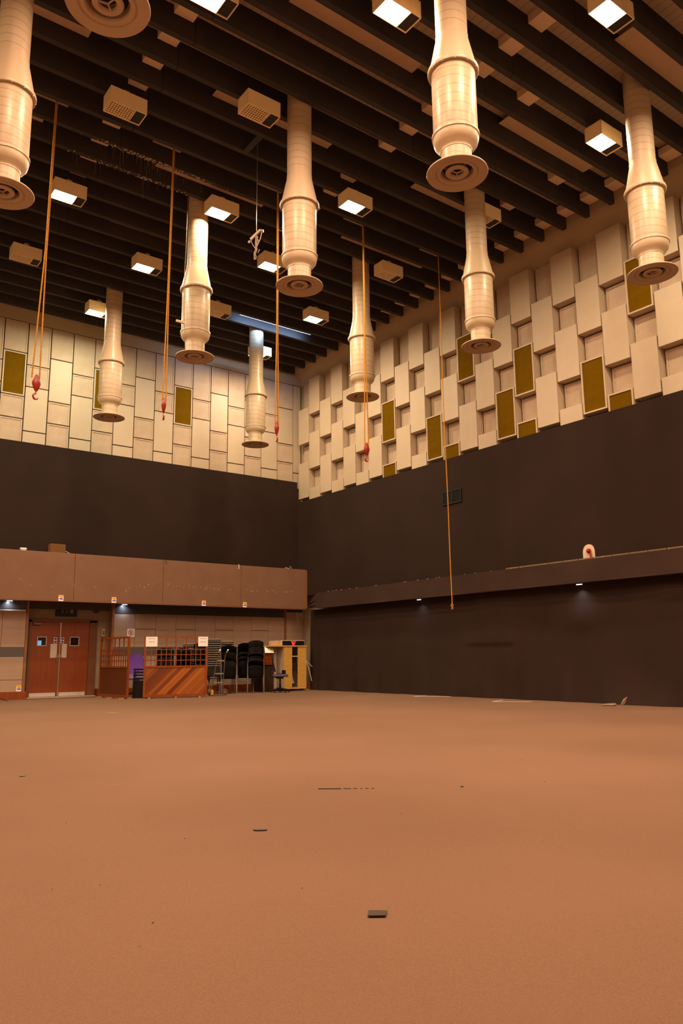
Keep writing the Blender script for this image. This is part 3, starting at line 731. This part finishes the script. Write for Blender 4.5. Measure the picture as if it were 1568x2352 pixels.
g = MB(); g.M = Matrix.Translation((0, -.008, .01)) @ Matrix.Rotation(PI/2, 4, 'X'); g.lathe([(.062, .002), (.078, .002), (.078, -.002), (.062, -.002)], 28, close=True); g.M = Matrix.Identity(4); g.bar((-.05, -.008, .06), (.05, -.008, -.04), .004, .012); g.build('red_circle', M_sred, r)
g = MB(); 
for p, q in (((.0, .045), (-.005, .01)), ((-.005, .01), (.02, -.04)), ((-.005, .01), (-.03, -.035)), ((0, .035), (.022, .015)), ((0, .035), (-.022, .018))): g.bar((p[0], -.007, p[1]), (q[0], -.007, q[1]), .004, .012)
g.box(-.008, .008, -.009, -.005, .045, .06); g.build('figure_mark', M_ink, r)
tag(MB().box(4.3, 5.80, YW-.09, YW-.03, 2.315, 2.345).build('white_shelf_edge', M_white), 'thin white shelf strip under the balcony at far left', 'shelf')
g = MB(); g.tube([(9.0+.4, YF-.01, 3.85), (9.02+.4, YF-.02, 3.80), (9.05+.4, YF-.02, 3.73)], .008, 6); tag(g.build('cable_end', M_ink), 'short dark cable end hooked over balcony front, left of centre', 'cable')
g = MB(); g.tube([(11.83, YF-.01, 3.87), (11.84, YF-.02, 3.78), (11.83, YF-.02, 3.72)], .009, 6); tag(g.build('cable_end', M_white), 'short white cable end hanging over the balcony front, right part', 'cable')
g = MB(); g.bar((13.55, YF+.02, 3.87), (13.70, YF-.0, 3.85), .02, .01); g.bar((13.72, YF, 3.92), (13.80, YF+.02, 3.86), .02, .01); tag(g.build('torn_tape', M_white), 'scraps of torn white tape on balcony top near the corner', 'tape')
g = MB()
for i in range(46):
    x = random.uniform(8.2, 14.2) if i > 8 else random.uniform(5.2, 9); z = 3.10 + random.gauss(0, .03) - (0 if x > 9 else random.uniform(0, .2)); s_ = random.uniform(.003, .008); g.box(x-s_, x+s_, YF-.004, YF+.002, z-s_, z+s_)
tag(g.build('staple_marks', M_paper), 'tiny pale staple marks dotted across the balcony front', 'marks', kind='stuff')

# ------------------------------------------------------------------ lattice screens
def make_screen():
    r = empty('lattice_screen'); W, H = 1.66, 1.595
    g = MB(); g.box(0, .055, -.025, .025, 0.03, H); g.box(W-.055, W, -.025, .025, 0.03, H); g.box(.055, W-.055, -.025, .025, H-.045, H); g.box(.055, W-.055, -.025, .025, .785, .83); g.box(.055, W-.055, -.025, .025, .03, .10)
    fr = g.build('frame', M_wood2, r)
    g = MB()
    for i in range(1, 6): x = .055+i*(W-.11)/6; g.box(x-.010, x+.010, -.012, .012, .83, H-.045)
    for i in range(0, 6): x = .055+(i+.5)*(W-.11)/6; g.box(x-.008, x+.008, -.012, .012, .83, 1.265)
    for z in (.973, 1.120, 1.255): g.box(.055, W-.055, -.011, .011, z-.010, z+.010)
    g.build('lattice', M_wood2, r)
    # diagonal planks: one flat mesh with its own plank tones
    g = MB(); g.box(.055, W-.055, -.010, .010, .10, .785); g.build('plank_panel', M_plank, r)
    for x in (.15, .83, 1.45):
        g = MB(); g.box(x-.022, x+.022, -.18, .18, 0, .03); g.build('foot', M_tan2, r)
    return r
M_tan2 = mat('foot_wood', (.42, .22, .10), .6)
M_plank = bpy.data.materials.new('diagonal_planks'); M_plank.use_nodes = True
def _plank():
    nt = M_plank.node_tree; b = nt.nodes['Principled BSDF']; b.inputs['Roughness'].default_value = .4
    tc = nt.nodes.new('ShaderNodeTexCoord'); mp = nt.nodes.new('ShaderNodeMapping'); mp.inputs['Rotation'].default_value = (0, -PI/4, 0)
    nt.links.new(tc.outputs['Object'], mp.inputs[0]); sp = nt.nodes.new('ShaderNodeSeparateXYZ'); nt.links.new(mp.outputs[0], sp.inputs[0])
    m1 = nt.nodes.new('ShaderNodeMath'); m1.operation = 'DIVIDE'; m1.inputs[1].default_value = .085; nt.links.new(sp.outputs['X'], m1.inputs[0])
    fl = nt.nodes.new('ShaderNodeMath'); fl.operation = 'FLOOR'; nt.links.new(m1.outputs[0], fl.inputs[0])
    wn = nt.nodes.new('ShaderNodeTexWhiteNoise'); wn.noise_dimensions = '1D'; nt.links.new(fl.outputs[0], wn.inputs['W'])
    r = nt.nodes.new('ShaderNodeValToRGB'); nt.links.new(wn.outputs['Value'], r.inputs[0])
    r.color_ramp.elements[0].color = (.13, .024, .003, 1); r.color_ramp.elements[1].color = (.42, .115, .008, 1)
    fr = nt.nodes.new('ShaderNodeMath'); fr.operation = 'FRACT'; nt.links.new(m1.outputs[0], fr.inputs[0])
    lt = nt.nodes.new('ShaderNodeMath'); lt.operation = 'LESS_THAN'; lt.inputs[1].default_value = .05; nt.links.new(fr.outputs[0], lt.inputs[0])
    mx = nt.nodes.new('ShaderNodeMix'); mx.data_type = 'RGBA'; nt.links.new(lt.outputs[0], mx.inputs[0]); nt.links.new(r.outputs[0], mx.inputs[6]); mx.inputs[7].default_value = (.08, .02, .008, 1)
    nt.links.new(mx.outputs[2], b.inputs['Base Color'])
_plank()
scr = make_screen(); reg(scr)
scr.location = (8.24, 19.66, 0); scr.rotation_euler = (0, 0, math.atan2(19.18-19.66, 9.83-8.24))
tag(scr, 'wooden lattice screen with diagonal planks and two paper notices', 'screen', 'wooden lattice screens')
s2 = copy_tree(scr, (7.87, 19.75, 0), math.atan2(21.38-19.75, 7.72-7.87), 'wooden lattice screen turned side on, beside the double door')
for o in [o for o in C.objects if o.parent == s2 and o.name.startswith('plank_panel')]:
    o.data = o.data.copy(); o.data.materials[0] = mat('dark_plank', (.12, .028, .003), .5, nscale=4, stretch=(8, 8, .6), col2=(.09, .02, .002))
# paper notices hung on the screen
ang = scr.rotation_euler[2]; dirx = Vector((math.cos(ang), math.sin(ang), 0)); nrm = Vector((math.sin(ang), -math.cos(ang), 0))
for off, lab in ((.03, 'white paper notice on the left end of the lattice screen'), (1.40, 'white paper notice on the right end of the lattice screen')):
    p = Vector((8.24, 19.66, 0)) + dirx*off + nrm*.03
    r = empty('paper_notice', (p.x, p.y, 1.33), ang, lab, 'notice', 'paper notices on the lattice screen')
    MB().box(0, .30 if off < 1 else .26, -.003, 0, 0, .255).build('sheet', M_paper, r)
    g = MB()
    for z, words in ((.20, (4, 2, 4)), (.115, (5, 4))):
        n = sum(words)+len(words)-1; x = .15-(n*.0135)/2 if off < 1 else .13-(n*.0125)/2
        for w_ in words:
            for q in range(w_):
                g.box(x, x+.009, -.005, -.002, z, z+.014); x += .0135
            x += .0135
    g.build('printed_line', M_ink, r)

# ------------------------------------------------------------------ stacking chairs
def make_chair():
    r = empty('stacking_chair')
    prof = [(.20, .435), (.17, .445), (.05, .435), (-.08, .425), (-.15, .43), (-.19, .47), (-.215, .55), (-.235, .66), (-.255, .76), (-.262, .80)]
    def shell(u, v):
        t = v*(len(prof)-1); i = min(int(t), len(prof)-2); f = t-i
        y = prof[i][0]*(1-f)+prof[i+1][0]*f; z = prof[i][1]*(1-f)+prof[i+1][1]*f
        hw = .225 if v < .45 else (.225 if v > .62 else .20)
        if v > .9: hw = .225-.05*((v-.9)/.1)**2
        a = (u-.5)*2
        if v > .5: y += .055*abs(a)**2.2; z -= .03*abs(a)**3*(1 if v > .85 else 0)
        else: z += .018*abs(a)**3
        return (a*hw, y, z)
    g = MB(); g.grid(shell, 10, 27); g.solid(.010); g.build('seat_shell', M_blk, r, True)
    g = MB(); g.tube([(-.215, .19, .42), (.215, .19, .42)], .009, 6); g.tube([(-.215, .19, .42), (-.215, -.12, .405)], .009, 6); g.tube([(.215, .19, .42), (.215, -.12, .405)], .009, 6); g.build('seat_frame', M_leg, r, True)
    for sx in (-1, 1):
        for y0, y1 in ((.19, .26), (-.12, -.22)):
            g = MB(); g.tube([(sx*.215, y0, .42), (sx*.245, y1, 0)], .010, 6); g.build('leg', M_leg, r, True)
    return r
chair = make_chair(); reg(chair)
def make_framed():
    r = empty('framed_chair')
    MB().box(-.20, .20, -.16, .20, .43, .455, .01).build('seat', M_blk, r)
    g = MB(); g.bar((0, -.20, .52), (0, -.245, .775), .36, .012, (0, 1, 0)); g.build('back_pad', M_blk2, r)
    g = MB(); g.tube([(-.205, .18, .42), (-.205, -.17, .42), (-.20, -.21, .50), (-.185, -.25, .77), (-.165, -.255, .80), (.165, -.255, .80), (.185, -.25, .77), (.20, -.21, .50), (.205, -.17, .42), (.205, .18, .42)], .010, 6); g.build('back_frame', M_rail, r, True)
    for sx in (-1, 1):
        for y0, y1 in ((.18, .24), (-.15, -.22)):
            g = MB(); g.tube([(sx*.205, y0, .42), (sx*.225, y1, 0)], .010, 6); g.build('leg', M_leg, r, True)
    return r
M_rail = mat('rail_metal', (0.30, 0.22, 0.16), 0.45, 0.6)
framed = make_framed(); reg(framed); framed_used = False
STK = [(9.32, 20.72, -.45, 9, .064, 'leftmost stack behind lattice screen'), (9.80, 20.55, -.40, 9, .064, 'second stack behind lattice screen'), (10.12, 20.95, -.25, 11, .063, 'metal edged stack behind lattice screen'),
       (10.42, 20.75, -.3, 11, .066, 'stack behind right of lattice screen'), (10.71, 20.5, -.45, 13, .063, 'metal edged stack between screen and truck'),
       (11.42, 21.05, -.35, 12, .064, 'stack farther back behind hand truck'), (11.16, 20.45, -.5, 10, .064, 'front stack right of hand truck'),
       (12.03, 21.0, -.45, 11, .066, 'stack behind tallest front stack'), (12.06, 20.42, -.5, 12, .066, 'tallest front stack beside pine cabinet')]
firstc = True
for (x, y, rz, n, dz, txt) in STK:
    for i in range(n):
        tilt = .010
        px = x - math.sin(rz)*tilt*i; py = y + math.cos(rz)*tilt*i
        num = 'topmost' if i == n-1 else ('bottom' if i == 0 else ORD[i]+' up')
        lab = 'black stacking chair, %s, in %s' % (num, txt)
        if 'metal edged' in txt or 'farther back' in txt:
            lab = lab.replace('black stacking chair', 'metal framed chair')
            if not framed_used: o = framed; o.location = (px, py, dz*i); o.rotation_euler = (0, 0, rz); framed_used = True
            else: o = copy_tree(framed, (px, py, dz*i), rz)
            tag(o, lab, 'chair', 'metal framed stacking chairs'); continue
        if firstc: o = chair; o.location = (px, py, dz*i); o.rotation_euler = (0, 0, rz); firstc = False
        else: o = copy_tree(chair, (px, py, dz*i), rz)
        tag(o, lab, 'chair', 'black stacking chairs')
# metal framed low stack in front of the violet chair
def make_stool():
    r = empty('stacking_stool')
    MB().box(-.21, .21, -.19, .19, .41, .455, .01).build('seat', M_blk, r)
    g = MB(); g.tube([(-.05, -.195, .455), (.20, -.195, .455), (.20, .18, .455)], .007, 6); g.build('seat_rim', M_leg, r)
    for sx in (-1, 1):
        for sy in (-1, 1):
            g = MB(); g.tube([(sx*.18, sy*.16, .42), (sx*.21, sy*.19, 0)], .009, 6); g.build('leg', M_blk2, r)
    return r
st = make_stool(); reg(st)
for i in range(5):
    o = st if i == 0 else copy_tree(st)
    o.location = (8.42, 20.2, .078*i); o.rotation_euler = (0, 0, -.42)
    tag(o, 'black stool with metal rim before the violet chair, %s' % ('bottom of the stack' if i == 0 else 'topmost of the stack' if i == 4 else ORD[i]+' from the floor'), 'stool', 'black stools stacked between the screens')

o = MB().box(-.19, .19, -.17, .17, 0, .395, .01).build('shade_filler', M_blk); o.location = (8.42, 20.2, 0.004); o.rotation_euler = (0, 0, -.42); tag(o, 'added black crate on the floor under the black stools between the screens', 'filler')  # made-up block, fills in the dark shade below the stools
# ------------------------------------------------------------------ office chairs
def make_office(uph, label, loc, rz):
    r = empty('office_chair', loc, rz, label, 'office chair')
    # faces local +x
    def back(u, v):
        a = (u-.5)*2; z = .60 + .56*v; hw = .215*(1-.22*max(0, (v-.6)/.4)**2)*(1-.12*max(0, (.2-v)/.2))
        return (-.17 - .10*v + .05*abs(a)**2 - .02*math.sin(v*PI), a*hw, z - .05*abs(a)**4*(v > .5))
    g = MB(); g.grid(back, 14, 16); g.solid(.055); g.build('backrest', uph, r, True)
    g = MB(); g.box(-.22, .24, -.23, .23, .45, .53, .035); g.build('seat', uph, r, True)
    g = MB(); g.tube([(-.26, 0, .74), (-.30, 0, .62), (-.26, 0, .48), (-.05, 0, .43)], [.022, .028, .03, .03], 8); g.box(-.10, .10, -.08, .08, .40, .45); g.tube([(.05, .08, .42), (.10, .25, .41)], .01); g.build('back_support', M_blk, r, True)
    MB().lathe([(0, .42), (.024, .42), (.024, .24), (.034, .24), (.034, .08), (0, .08)], 16).build('gas_column', M_blk, r, True)
    for k in range(5):
        a = k*2*PI/5+.3
        g = MB(); g.tube([(0, 0, .11), (.27*math.cos(a), .27*math.sin(a), .075)], [.03, .016], 8); leg = g.build('base_arm', M_blk, r, True)
        g = MB(); g.M = Matrix.Translation((.275*math.cos(a), .275*math.sin(a), .028)) @ Matrix.Rotation(a, 4, 'Z') @ Matrix.Rotation(PI/2, 4, 'X'); g.lathe([(0, -.02), (.022, -.02), (.028, -.012), (.028, .012), (.022, .02), (0, .02)], 14); g.build('caster', M_blk2, leg, True)
    return r
make_office(M_violet, 'violet upholstered office chair standing between the two lattice screens', (8.62, 21.05, 0), -1.9)
make_office(M_navy, 'dark grey office chair seen from the side before the pine cabinet', (12.62, 19.95, 0), -.55)
g = MB(); g.box(-.04, .04, -.05, .05, 0, .10, .008); g.box(-.22, .05, -.06, .06, -.012, 0)
o = g.build('small_black_box', M_blk); o.location = (12.78, 20.0, .545); tag(o, 'small black box lying on seat of the dark office chair', 'box')

# ------------------------------------------------------------------ hand truck
r = empty('hand_truck', (10.42, 19.74, 0), -.55, 'metal hand truck with brown rubber wheels beside the chair stacks', 'hand truck')
for sx in (-1, 1):
    g = MB(); g.tube([(sx*.16, -.02, .10), (sx*.10+.11, .12, 1.08), (sx*.10+.13, .10, 1.12), (sx*.11+.17, -.02, 1.20)], .014, 8); g.build('side_tube', M_leg, r, True)
    g = MB(); g.tube([(sx*.11+.155, .02, 1.175), (sx*.11+.19, -.08, 1.24)], .021, 8); g.build('handle_grip', M_white, r, True)
g = MB()
for t in (.25, .50, .86): g.bar((-.16+.02+t*.17, -.02+.14*t, .10+.98*t), (.16-.06*t+.11*t, -.02+.14*t, .10+.98*t), .012, .03)
g.build('cross_bar', M_steel, r)
for sx, x in ((-1, -.20), (1, .22)):
    g = MB(); g.M = Matrix.Translation((x, .02, .09)) @ Matrix.Rotation(PI/2, 4, 'Y') @ Matrix.Rotation(0, 4, 'Z')
    if sx == 1: g.M = Matrix.Translation((x, .02, .09)) @ Matrix.Rotation(PI/2, 4, 'X')
    g.lathe([(0, -.02), (.05, -.02), (.055, -.03), (.085, -.028), (.092, 0), (.085, .028), (.055, .03), (.05, .02), (0, .02)], 24); wh = g.build('wheel', M_rubber, r, True)
    g = MB(); g.M = Matrix.Translation((x, .02-.02*(sx == 1), .09)) @ Matrix.Rotation(PI/2, 4, 'X' if sx == 1 else 'Y'); g.lathe([(0, -.03), (.018, -.025), (.02, .03), (0, .03)], 12); g.build('hub_cap', M_steel, wh, True)
g = MB(); g.bar((-.2, .02, .09), (.22, .02, .09), .015, .015); g.build('axle', M_leg, r)
g = MB(); g.box(-.17, .17, -.22, -.02, .005, .02); g.build('toe_plate', M_leg, r)
o = MB().box(-.035, .035, -.03, .03, 0, .14, .015).build('yellow_container', M_yellow); o.location = (10.22, 19.62, .02); tag(o, 'small yellow plastic container on the floor by the hand truck wheel', 'container')

# ------------------------------------------------------------------ pine cabinet and things by it
cx0, cx1, cy0, cy1 = 13.15, 14.0, 20.60, 21.45
r = empty('pine_cabinet', (13.57, 21.0, 0), label='tall open pine plywood cabinet with two broad front posts', cat='cabinet')
def rel(x0, x1, y0, y1, z0, z1, g): g.box(x0-13.57, x1-13.57, y0-21.0, y1-21.0, z0, z1)
g = MB(); rel(13.17, 13.47, 20.60, 20.63, .06, 1.345, g); g.build('front_post', M_pine, r)
g = MB(); rel(13.69, 14.0, 20.60, 20.63, .06, 1.345, g); g.build('front_post', M_pine, r)
g = MB(); rel(13.17, 13.19, 20.63, 21.45, .06, 1.345, g); s_ = g.build('side_panel', M_tan, r)
g = MB(); rel(13.163, 13.17, 20.80, 21.25, .55, .95, g); g.build('access_flap', mat('flap', (.42, .31, .23), .6), s_)
g = MB(); rel(13.98, 14.0, 20.63, 21.45, .06, 1.345, g); g.build('side_panel', M_tan, r)
g = MB(); rel(13.17, 14.0, 21.43, 21.45, .06, 1.345, g); g.build('back_panel', M_tan, r)
g = MB(); rel(12.70, 14.02, 20.58, 21.47, 1.345, 1.38, g); g.build('top_board', M_pine, r)
g = MB(); rel(13.17, 14.0, 20.62, 21.45, .06, .10, g); g.build('bottom_board', M_pine, r)
g = MB(); rel(13.47, 13.69, 20.62, 21.2, 1.04, 1.06, g); g.build('shelf', M_white, r)
for x, y in ((13.24, 20.68), (13.92, 20.68), (13.24, 21.38), (13.92, 21.38)):
    g = MB(); g.M = Matrix.Translation((x-13.57, y-21.0, .03)) @ Matrix.Rotation(PI/2, 4, 'X'); g.lathe([(0, -.012), (.028, -.012), (.028, .012), (0, .012)], 12); g.build('caster', M_blk2, r)
o = MB().box(13.49, 13.67, 20.66, 21.1, .84, 1.0, .01).build('black_box', M_blk); tag(o, 'black box set inside the pine cabinet opening under the shelf', 'box')
g = MB()
for i in range(5): g.bar((13.50+i*.03, 20.75, .22), (13.55+i*.028, 20.95, .55+.04*(i % 3)), .02, .012)
tag(g.build('wooden_laths', M_tan), 'bundle of pale wooden laths leaning inside the pine cabinet', 'laths', kind='stuff')
g = MB()
for i in range(16):
    x = random.uniform(13.49, 13.67); y = random.uniform(20.66, 20.9); z = .10+random.uniform(.02, .10)
    g.tube([(x, y, z), (x+random.uniform(-.05, .05), y+random.uniform(-.05, .05), z+random.uniform(-.01, .05)), (x+random.uniform(-.05, .05), y, z)], .008, 6)
tag(g.build('coiled_cables', M_blk2), 'tangle of dark coiled cables at the bottom of the pine cabinet', 'cables', kind='stuff')
r = empty('display_unit', (13.5, 20.95, 1.38), label='black fronted display box with red glow on top of the pine cabinet', cat='display')
MB().box(-.40, .42, -.35, .45, 0, .155, .004).build('case', mat('pale_ply', (.62, .42, .24), .6), r)
MB().box(-.39, .41, -.358, -.35, .005, .145).build('screen', M_pane, r); MB().box(-.40, .42, -.362, -.345, .145, .157).build('white_edge', M_white, r)
g = MB()
for x0_, x1_ in ((-.10, -.02), (-.05, -.015), (-.01, 0), (.05, .015), (.10, .02)): g.poly([(x0_*.9, -.360, .135), (x0_*.9+.022, -.360, .135), (x1_*.6+.014, -.360, .01), (x1_*.6-.006, -.360, .01)], (0, -1, 0), .003)
g.box(-.05, .06, -.363, -.357, .006, .018); g.build('red_glow_graphic', M_redglow, r)
g = MB(); g.tube([(12.98, 20.7, 1.56), (13.05, 20.65, 1.50), (12.95, 20.6, 1.43), (12.94, 20.58, 1.385)], .005); g.tube([(12.97, 20.75, 1.62), (13.02, 20.7, 1.55), (13.12, 20.7, 1.54)], .004); tag(g.build('loose_cable', M_trimw), 'thin loose cable draped on the display box beside the wall', 'cable')
# brown drawer stack with sloping white sheet
r = empty('drawer_unit', (12.70, 20.85, 0), label='dark brown desk unit with drawers between chairs and pine cabinet', cat='desk')
MB().box(-.22, .20, -.10, .45, .02, .80).build('carcass', mat('dark_desk', (.05, .02, .012), .5), r)
MB().box(-.22, .16, -.16, .40, .80, 1.15, .006).build('drawer_block', M_wood2, r)
for z in (.86, .97, 1.08): MB().box(-.20, .14, -.168, -.158, z, z+.09).build('drawer', M_wood2, r)
o = MB(); o.poly([(12.50, 20.62, 1.155), (12.82, 20.62, 1.155), (12.98, 20.95, 1.335), (12.68, 20.95, 1.335)], (0, 0, 1), .006); tag(o.build('white_sheet', M_paper), 'white sheet lying on a slope left of the pine cabinet top', 'sheet')
o = MB(); o.box(12.86, 13.14, 20.98, 21.0, .06, 1.34); tag(o.build('tan_board', M_tan), 'pale upright board leaning left of the pine cabinet', 'board')
# board, cable and brown block right of cabinet
o = MB().box(14.06, 14.30, 21.45, 21.48, .005, 1.10).build('leaning_board', M_tan); tag(o, 'pale upright panel right of the pine cabinet, beside the black drape', 'board')
g = MB(); g.tube([(14.0, 20.60, .90), (14.10, 20.62, .70), (14.17, 20.62, .45), (14.22, 20.62, .28)], .009, 6); g.tube([(14.0, 20.60, .92), (14.12, 20.62, .82), (14.24, 20.62, .72)], .008, 6); tag(g.build('white_cable', M_white), 'white cable hanging from the right side of the pine cabinet', 'cable')
r = empty('wooden_block', (14.18, 20.95, 0), label='red brown wooden block with pale base on floor by black drape', cat='block')
MB().box(-.12, .12, -.06, .06, .03, .18).build('block_body', M_wood2, r); MB().box(-.13, .10, -.08, .08, 0, .03).build('pale_base', M_pine, r)
# black bag at the very left
g = MB(); g.lathe([(0, .22), (.05, .21), (.11, .14), (.15, .05), (.15, .0), (0, 0)], 14)
for v in g.bm.verts: v.co.y *= .7
o = g.build('black_bag', M_blk, None, True); o.location = (4.94, 21.2, 0); tag(o, 'black bag slumped on the floor at the far left edge', 'bag')
g = MB(); g.bar((5.06, 21.15, .10), (5.28, 21.1, .012), .05, .012); tag(g.build('black_strap', M_blk), 'black strap trailing from the bag at far left', 'strap')

# ------------------------------------------------------------------ floor litter and tape
def tape(pts, lab):
    g = MB()
    for a, b_ in zip(pts[:-1], pts[1:]): g.bar((a[0], a[1], .004), (b_[0], b_[1], .004), .03, .003)
    tag(g.build('floor_tape', M_paper), lab, 'tape', 'white tape corner marks')
tape([(14.25, 14.50), (13.62, 15.17), (14.2, 15.33)], 'white tape corner mark on carpet, the farther one')
tape([(13.82, 11.56), (13.24, 12.17), (13.85, 12.42)], 'white tape corner mark on carpet, the nearer one')
g = MB(); g.poly([(13.72, 9.45, .01), (13.95, 9.52, .015), (14.05, 9.62, .03), (13.95, 9.80, .02), (13.7, 9.7, .012)], (0, 0, 1), .006); g.poly([(13.98, 9.45, .02), (14.06, 9.42, .02), (14.12, 9.38, .17), (14.08, 9.44, .12)], (0, 1, 0), .006)
tag(g.build('torn_carpet_scrap', M_tan3), 'torn curled carpet scrap at the foot of the black drape', 'scrap')
def blot(name, x, y, sx, sy, m, lab, cat, rz=0.0, n=9):
    g = MB(); pts = [(sx*math.cos(2*PI*i/n)*random.uniform(.7, 1), sy*math.sin(2*PI*i/n)*random.uniform(.7, 1), 0) for i in range(n)]
    g.poly(pts, (0, 0, 1), .004); o = g.build(name, m); o.location = (x, y, fz(x, y)+.004); o.rotation_euler = (0, 0, rz); tag(o, lab, cat); return o
o = blot('carpet_tear', 2.54, 4.23, .055, .022, M_ink, 'small black tear with a lifted flap in the carpet, left of centre', 'tear', -.64)
o = MB().poly([(-.035, -.03, 0), (.035, -.03, 0), (.045, .03, 0), (-.03, .035, 0)], (0, 0, 1), .004).build('tape_piece', mat('grey_tape', (.055, .040, .028), .8, spec=.2)); o.location = (2.07, 2.56, fz(2.07, 2.56)+.006); o.rotation_euler = (0, 0, -.64); tag(o, 'small grey tape piece stuck on the carpet in the foreground', 'tape')
g = MB()
p0 = Vector((3.60, 5.14, 0)); p1 = Vector((4.02, 4.80, 0))
for a, b_, w_ in ((0, .33, .014), (.36, .47, .008), (.50, .56, .006), (.60, .63, .005), (.67, .72, .005), (.76, .80, .004)):
    q0 = p0.lerp(p1, a); q1 = p0.lerp(p1, b_); g.bar((q0.x, q0.y, fz(q0.x, q0.y)+.004), (q1.x, q1.y, fz(q1.x, q1.y)+.004), w_, .004)
tag(g.build('carpet_slit', M_ink), 'thin black slit running through the carpet near the middle', 'tear')
blot('green_scrap', 2.01, 7.37, .03, .02, mat('green_scrap', (.08, .22, .03), .7), 'tiny green scrap on the carpet at far left', 'scrap')
blot('dark_crumb', 4.5, 4.49, .016, .012, M_ink, 'dark crumb on the carpet right of the slit', 'scrap')
blot('yellow_tape', 5.73, 15.11, .14, .03, mat('yellow_tape', (.55, .32, .05), .7), 'worn yellow tape mark on the carpet before the door', 'tape', -.64)
g = MB()
for i in range(80):
    x = random.uniform(-1, 11); y = random.uniform(2.5, 17); s_ = random.uniform(.0015, .0035)*(.5+y*.12)
    g.box(x-s_, x+s_, y-s_*.6, y+s_*.6, fz(x, y)+.002, fz(x, y)+.006)
tag(g.build('floor_crumbs', M_stripe), 'scattered dark crumbs over the carpet', 'crumbs', kind='stuff')
